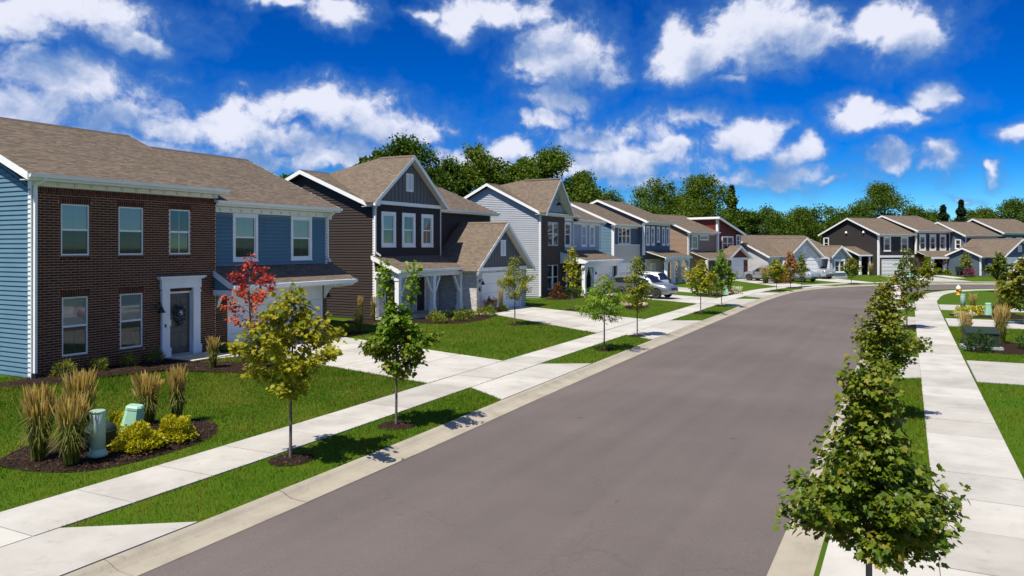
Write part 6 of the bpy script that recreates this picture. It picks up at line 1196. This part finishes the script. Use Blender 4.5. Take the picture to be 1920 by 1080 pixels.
l_ = MB(); l_.hexa([(-0.66, -0.45, 0.77), (0.66, -0.45, 0.77), (0.66, 0.48, 0.985), (-0.66, 0.48, 0.985)], [(-0.66, -0.45, 0.81), (0.66, -0.45, 0.81), (0.66, 0.48, 1.025), (-0.66, 0.48, 1.025)]); l_.build('lid', DGRN, t); MB().box(-0.012, 0.012, -0.42, -0.402, 0.18, 0.76).build('door_seam', BLACKM, t); MB().box(0.05, 0.12, -0.44, -0.402, 0.42, 0.56).build('padlock_hasp', BLACKM, t)
YEL = mat('hydrant_yellow', (0.62, 0.30, 0.015), 0.45); HW = mat('hydrant_white', (0.75, 0.75, 0.73), 0.45)
t = thing('fire_hydrant', 'yellow fire hydrant with white bonnet at the inside of the bend', 'hydrant', (3.5, 70.6, 0.12)); MB().lathe([(0.20, 0), (0.20, 0.05), (0.13, 0.06), (0.125, 0.42), (0.19, 0.43), (0.19, 0.49), (0.15, 0.50)], 18).build('barrel', YEL, t, True); MB().lathe([(0.19, 0.50), (0.19, 0.56), (0.165, 0.60), (0.13, 0.70), (0.07, 0.76), (0.04, 0.77), (0.04, 0.83)], 18).build('bonnet', HW, t, True)
for ang in (0, 90, 180): 
    c_, s_ = math.cos(R(ang-60)), math.sin(R(ang-60)); MB().tube([(0.1*c_, 0.1*s_, 0.36), (0.24*c_, 0.24*s_, 0.36)], 0.085 if ang == 90 else 0.065, 12).build('nozzle', YEL, t, True)
t = thing('street_sign', 'small white no parking sign rising out of the right kerb maples', 'sign', (-0.39, 26.9, 0.118), R(18)); MB().box(-0.02, 0.02, -0.01, 0.02, 0, 2.64).build('post', mat('galvanised', (0.35, 0.36, 0.37), 0.4, metallic=0.8), t); MB().box(-0.15, 0.15, -0.018, -0.012, 2.23, 2.68).build('plate', mat('sign_white', (0.82, 0.80, 0.84), 0.4), t)
def text(parent, s, size, loc, m, rot=(R(90), 0, 0), ext=0.002, name='lettering'):
    cu = bpy.data.curves.new(name, 'FONT'); cu.body = s; cu.size = size; cu.align_x = 'CENTER'; cu.align_y = 'CENTER'; cu.extrude = ext; tmp = bpy.data.objects.new('tmp', cu); COL.objects.link(tmp); dg = bpy.context.evaluated_depsgraph_get(); me = bpy.data.meshes.new_from_object(tmp.evaluated_get(dg)); bpy.data.objects.remove(tmp); me.materials.clear(); me.materials.append(m); o = link(name, me, parent, loc); o.rotation_euler = rot; return o
SR = mat('sign_red', (0.55, 0.02, 0.05), 0.5); text(t, 'NO', 0.12, (0, -0.022, 2.60), SR); text(t, 'PARKING', 0.068, (0, -0.022, 2.50), SR); ar = MB(); ar.prism([(q*0.11, -0.019, 2.34+w) for q, w in ((-1, 0), (-.5, -.035), (-.5, -.014), (.5, -.014), (.5, -.035), (1, 0), (.5, .035), (.5, .014), (-.5, .014), (-.5, .035))], (0, -0.003, 0)); ar.build('arrow', SR, t)
# wreath with the letter B on the brick house door
t = thing('door_wreath', 'dark leafy wreath with a white letter B hanging on the grey front door', 'wreath', (-21.87, 12.55+4.885, 0), R(90)); wv = MB(); wv.lathe([(0.10, 0), (0.10, 0.01)], 20); 
tor = MB(); 
for k in range(20): a = k/20*6.283; tor.tube([(0.19*math.cos(a), -0.035, 1.78+0.19*math.sin(a)), (0.19*math.cos(a+0.33), -0.035, 1.78+0.19*math.sin(a+0.33))], 0.035, 6)
tor.build('ring', mat('vine', (0.03, 0.025, 0.02), 0.9), t); nL = 260; a = rng.uniform(0, 6.283, nL); r_ = rng.normal(0.20, .045, nL); pos = np.stack([r_*np.cos(a), -0.05-rng.random(nL)*0.05, 1.78+r_*np.sin(a)], 1); pos[:70, 0] = rng.normal(0, .07, 70); pos[:70, 2] = 1.78-rng.uniform(.15, .48, 70); tip = rng.normal(0, 1, (nL, 3)); tip[:, 1] -= .3; nr = rng.normal(0, .4, (nL, 3)); nr[:, 1] -= 1; v, k = leaf_verts(pos, tip, nr, rng.uniform(.05, .10, nL), OVAL)
stuff(link('leaves', np_mesh('leaves', v, 6, leaf_mat('eucalyptus', [(0.04, 0.06, 0.06), (0.10, 0.14, 0.14), (0.20, 0.26, 0.27), (0.02, 0.03, 0.03)], 0.1), np.repeat(rng.random(nL), k)), t))
dk = MB(); dk.prism([(0.135*math.cos(q/16*6.283), -0.115, 1.78+0.135*math.sin(q/16*6.283)) for q in range(16)], (0, 0.015, 0)); dk.build('disc', BLACKM, t); text(t, 'B', 0.22, (0, -0.120, 1.775), HW, name='letter')
def lamp_boulder(label, x, y, w, h, seed):
    rg = np.random.default_rng(seed); import bmesh; bm = bmesh.new(); bmesh.ops.create_icosphere(bm, subdivisions=3, radius=0.5)
    for q in bm.verts: k = 1+0.16*math.sin(q.co.x*7+seed)+0.12*math.cos(q.co.y*9+seed*2)+0.1*math.sin(q.co.z*8); q.co = Vector((q.co.x*w*k, q.co.y*w*0.7*k, q.co.z*h*k))
    me = bpy.data.meshes.new('boulder'); bm.to_mesh(me); bm.free(); me.materials.append(mat('sandstone', (0.46, 0.33, 0.20), 0.9, (0.34, 0.23, 0.14), 3, bump=0.6)); o = link('boulder', me, None, (x, y, hz(x, y)+h*0.25), rg.uniform(0, 6)); tag(o, label, 'boulder', 'boulders on the grey house lawn')
lamp_boulder('larger tan boulder on the grey house lawn bed', -15.7, 45.0, 1.0, 0.6, 1); lamp_boulder('smaller tan boulder right of the larger one', -14.9, 46.2, 0.8, 0.5, 2)
t = thing('plant_stand', 'small dark patio box beside the slate house wall', 'planter', (5.7, 112.1, 0.36), R(45)); MB().box(-0.4, 0.4, -0.3, 0.3, 0.5, 1.1).build('box', DGRN, t)
for sx in (-0.3, 0.3): MB().box(sx-0.05, sx+0.05, -0.2, 0.2, 0, 0.5).build('leg', BLACKM, t)
for i, (x, y) in enumerate(((3.9, 113.9), (5.0, 115.0))):
    t = thing('hanging_basket', ('hanging flower basket at the right bay of the charcoal house porch, left one', 'hanging flower basket at the right bay of the charcoal house porch, right one')[i], 'basket', (x, y, 2.45)); MB().tube([(0, 0, 0), (0, 0, -0.45)], 0.012, 5).build('chain', BLACKM, t); MB().lathe([(0.10, -0.75), (0.24, -0.6), (0.28, -0.45)], 12).build('pot', BARK, t, True); nn = 150; dd = rng.normal(0, 1, (nn, 3)); dd /= np.linalg.norm(dd, axis=1, keepdims=True); v, k = leaf_verts(dd*0.36*np.array([1, 1, .6])+np.array([0, 0, -0.4]), dd, dd+rng.normal(0, .3, (nn, 3)), rng.uniform(.1, .2, nn), OVAL); stuff(link('flowers', np_mesh('flowers', v, 6, L_BB, np.repeat(rng.random(nn), k)), t))
# ------------------------------------------------------------------ cars
CGL = mat('car_glass', (0.012, 0.016, 0.02), 0.04, spec=0.9); TYRE = mat('tyre', (0.012, 0.012, 0.012), 0.85); RIM = mat('alloy_rim', (0.55, 0.55, 0.56), 0.25, metallic=0.9); LAMP_R = mat('tail_lamp', (0.45, 0.008, 0.012), 0.2, spec=0.8); LAMP_W = mat('head_lamp', (0.25, 0.27, 0.30), 0.1, spec=0.9); CHR = mat('chrome', (0.6, 0.6, 0.62), 0.15, metallic=1.0); PLAS = mat('black_plastic', (0.015, 0.015, 0.016), 0.6)
def car(name, label, x, y, z, heading, paint, kind, length, width=1.88):
    """local axes: +x is the nose.  stations: x, sill, belt, top, half width at belt, half width at top"""
    L = length; hw = width/2
    SUV = [(-0.5, .48, .80, .86, .72, .66), (-0.488, .36, 1.02, 1.10, .86, .74), (-0.462, .30, 1.08, 1.44, .93, .66), (-0.425, .26, 1.08, 1.64, .97, .66), (-0.30, .24, 1.07, 1.71, 1.0, .68), (-0.12, .24, 1.05, 1.74, 1.0, .69), (0.02, .24, 1.04, 1.73, 1.0, .69), (0.10, .24, 1.04, 1.66, 1.0, .68), (0.17, .24, 1.04, 1.40, 1.0, .70), (0.235, .24, 1.05, 1.13, .99, .78), (0.30, .25, 1.00, 1.10, .98, .74), (0.40, .27, .93, 1.03, .96, .68), (0.46, .30, .84, .94, .90, .60), (0.488, .34, .74, .82, .80, .52), (0.5, .42, .62, .66, .68, .48)]
    SED = [(-0.5, .46, .72, .80, .70, .62), (-0.488, .34, .92, .98, .84, .72), (-0.44, .28, .96, 1.06, .92, .74), (-0.36, .25, .96, 1.10, .97, .74), (-0.30, .23, .96, 1.17, .99, .70), (-0.20, .22, .96, 1.40, 1.0, .64), (-0.10, .22, .95, 1.47, 1.0, .64), (0.02, .22, .94, 1.48, 1.0, .64), (0.09, .22, .94, 1.40, 1.0, .65), (0.17, .22, .94, 1.20, 1.0, .68), (0.235, .22, .94, 1.02, .99, .76), (0.32, .24, .89, .97, .98, .72), (0.42, .26, .80, .88, .95, .66), (0.475, .30, .70, .78, .86, .58), (0.5, .38, .56, .60, .70, .5)]
    ST = SUV if kind == 'suv' else SED; root = thing(name, label, 'car', (x, y, z), heading); grid = []
    for (fx, zs, zb, zt, wb, wt) in ST:
        a = hw*wb; b = hw*wt; X = fx*L; sec = [(X, 0, zs), (X, a*0.86, zs), (X, a*0.97, zs+0.14), (X, a, (zs+zb)/2+0.05), (X, a*0.97, zb), (X, a*0.97*0.35+b*0.65, zb+(zt-zb)*0.62), (X, b, zb+(zt-zb)*0.90), (X, b*0.72, zt), (X, 0, zt+0.02)]
        grid.append(sec+[(px, -py, pz) for px, py, pz in sec[-2:0:-1]])
    n = len(grid[0]); vs = [p for g in grid for p in g]; body = []; glass = []; ns = len(grid)
    cab = [i for i in range(ns-1) if ST[i][3]-ST[i][2] > 0.3 and ST[i+1][3]-ST[i+1][2] > 0.3]
    ws = [i for i in range(ns-1) if i not in cab and max(ST[i][3]-ST[i][2], ST[i+1][3]-ST[i+1][2]) > 0.15]
    for i in range(ns-1):
        for k in range(n):
            f = (i*n+k, i*n+(k+1) % n, (i+1)*n+(k+1) % n, (i+1)*n+k); top = k in (6, 7, 8, 9); side = k in (4, 5, 10, 11)
            slant = abs(ST[i+1][3]-ST[i][3]) > 0.17 and ST[i][3] > 1.0 and ST[i+1][3] > 1.0
            if (side and k in (4, 11) and i in cab) or (slant and k in (6, 7, 8, 9)): glass.append(f)
            else: body.append(f)
    body += [tuple(range(n)), tuple(range((ns-1)*n+n-1, (ns-1)*n-1, -1))]
    bm_ = MB().add(vs, body).build('body', paint, root, True); gl = MB().add(vs, glass).build('windows', CGL, root, False)
    for o in (bm_, gl):
        import bmesh; bm = bmesh.new(); bm.from_mesh(o.data); bmesh.ops.delete(bm, geom=[v for v in bm.verts if not v.link_faces], context='VERTS'); bmesh.ops.recalc_face_normals(bm, faces=bm.faces); bm.to_mesh(o.data); bm.free()
    wr = 0.36 if kind == 'suv' else 0.325
    for fx in (0.305, -0.29):
        for sy in (-1, 1):
            cx, cy = fx*L, sy*(hw-0.10); w = MB().tube([(cx, cy-sy*0.10, wr), (cx, cy-sy*0.1+sy*0.19, wr)], wr, 22).build('wheel', TYRE, root, False)
            rm = MB()
            for q in range(5): a = q*1.2566+0.3; yy = cy+sy*0.095; rm.bar((cx, yy, wr), (cx+0.66*wr*math.cos(a), yy, wr+0.66*wr*math.sin(a)), 0.02, 0.075, (math.sin(a), 0, -math.cos(a)) if False else (0, 1, 0))
            for q in range(20): a, b = q/20*6.283, (q+1)/20*6.283; rm.bar((cx+.68*wr*math.cos(a), cy+sy*.093, wr+.68*wr*math.sin(a)), (cx+.68*wr*math.cos(b), cy+sy*.093, wr+.68*wr*math.sin(b)), 0.03, 0.035, (0, 1, 0))
            rm.build('rim', RIM, w)
            ar = MB(); pts = []
            for q in range(13): a = math.pi*q/12; pts.append((a,))
            for q in range(12):
                a, b = math.pi*q/12, math.pi*(q+1)/12; r0, r1 = wr*1.0, wr*1.20; yy = sy*(hw+0.004); ar.quad((cx+r0*math.cos(a), yy, wr+r0*math.sin(a)), (cx+r1*math.cos(a), yy, wr+r1*math.sin(a)), (cx+r1*math.cos(b), yy, wr+r1*math.sin(b)), (cx+r0*math.cos(b), yy, wr+r0*math.sin(b)))
            ar.build('wheel_arch', PLAS, root)
    for sy in (-1, 1):
        MB().hexa([(0.415*L, sy*hw*0.90, 0.72), (0.478*L, sy*hw*0.62, 0.70), (0.470*L, sy*hw*0.60, 0.70), (0.405*L, sy*hw*0.85, 0.72)], [(0.40*L, sy*hw*0.935, 0.84), (0.472*L, sy*hw*0.66, 0.80), (0.46*L, sy*hw*0.6, 0.82), (0.39*L, sy*hw*0.86, 0.84)]).build('headlight', LAMP_W, root)
        zt = 0.92 if kind == 'suv' else 0.80; MB().hexa([(-0.495*L, sy*hw*0.60, zt), (-0.455*L, sy*hw*0.96, zt), (-0.44*L, sy*hw*0.94, zt), (-0.485*L, sy*hw*0.58, zt)], [(-0.490*L, sy*hw*0.62, zt+0.14), (-0.45*L, sy*hw*0.955, zt+0.16), (-0.44*L, sy*hw*0.9, zt+0.16), (-0.48*L, sy*hw*0.58, zt+0.14)]).build('tail_light', LAMP_R, root)
        mb = MB(); mb.box(0.17*L, 0.20*L, sy*(hw+0.0), sy*(hw+0.17), 1.02 if kind == 'suv' else 0.93, 1.17 if kind == 'suv' else 1.06); mb.build('mirror', paint, root)
        for dx in (0.035, -0.14): MB().box(dx*L-0.10, dx*L+0.10, sy*hw*0.985, sy*(hw*0.985+0.025), 0.86, 0.89).build('door_handle', CHR if kind != 'suv' else paint, root)
        for dx in (0.0, -0.02): MB().box((-0.115+0*dx)*L-0.025, -0.115*L+0.025, sy*hw*0.80, sy*hw*0.985, 1.0 if kind == 'suv' else 0.93, 1.45 if kind == 'suv' else 1.22).build('door_pillar', PLAS, root); break
        MB().box(-0.20*L, 0.22*L, sy*(hw*0.965), sy*(hw*0.99+0.004), 0.22, 0.34).build('sill', PLAS, root)
    MB().box(0.470*L, 0.503*L, -hw*0.42, hw*0.42, 0.60, 0.76).build('grille', PLAS, root); MB().box(0.455*L, 0.497*L, -hw*0.60, hw*0.60, 0.34, 0.50).build('front_bumper', PLAS, root); MB().box(-0.503*L, -0.485*L, -hw*0.66, hw*0.66, 0.36, 0.52).build('rear_bumper', PLAS, root); MB().box(-0.506*L, -0.494*L, -0.16, 0.16, 0.66, 0.78).build('licence_plate', mat('plate', (0.6, 0.6, 0.62), 0.5), root)
    if kind == 'suv':
        for sy in (-1, 1): MB().tube([(-0.36*L, sy*hw*0.60, 1.73), (-0.33*L, sy*hw*0.60, 1.79), (0.0, sy*hw*0.61, 1.81), (0.04*L, sy*hw*0.61, 1.76)], 0.018, 6).build('roof_rail', PLAS, root)
    return root
PSIL = mat('silver_paint', (0.27, 0.29, 0.32), 0.28, metallic=0.6, coat=0.6); PWHI = mat('white_paint', (0.80, 0.80, 0.80), 0.3, coat=0.6); PGRY = mat('grey_paint', (0.34, 0.36, 0.39), 0.3, metallic=0.5, coat=0.6); PBLU = mat('ice_blue_paint', (0.42, 0.47, 0.53), 0.3, metallic=0.4, coat=0.6); PSED = mat('sedan_silver_paint', (0.40, 0.43, 0.47), 0.28, metallic=0.5, coat=0.6)
car('silver_crossover', 'silver crossover facing the street on the grey house driveway', -17.6, 54.9, hz(-17.6, 54.9)+0.03, R(-12), PSIL, 'suv', 4.95); car('white_suv', 'white SUV with red tail lights nosed toward the grey house garage', -19.4, 59.3, hz(-19.4, 59.3)+0.03, R(168), PWHI, 'suv', 4.6)
car('grey_suv', 'grey SUV with black roof rails parked broadside before the tan house garage', -13.9, 86.6, hz(-13.9, 86.6)+0.02, R(160), PGRY, 'suv', 5.0, 2.0); car('ice_blue_car', 'pale blue car partly hidden behind the grey SUV', -10.9, 88.6, hz(-10.9, 88.6)+0.02, R(150), PBLU, 'sedan', 4.5); car('silver_sedan', 'silver sedan parked in front of the ranch house', -9.9, 96.4, hz(-9.9, 96.4)+0.02, R(137), PSED, 'sedan', 5.0)
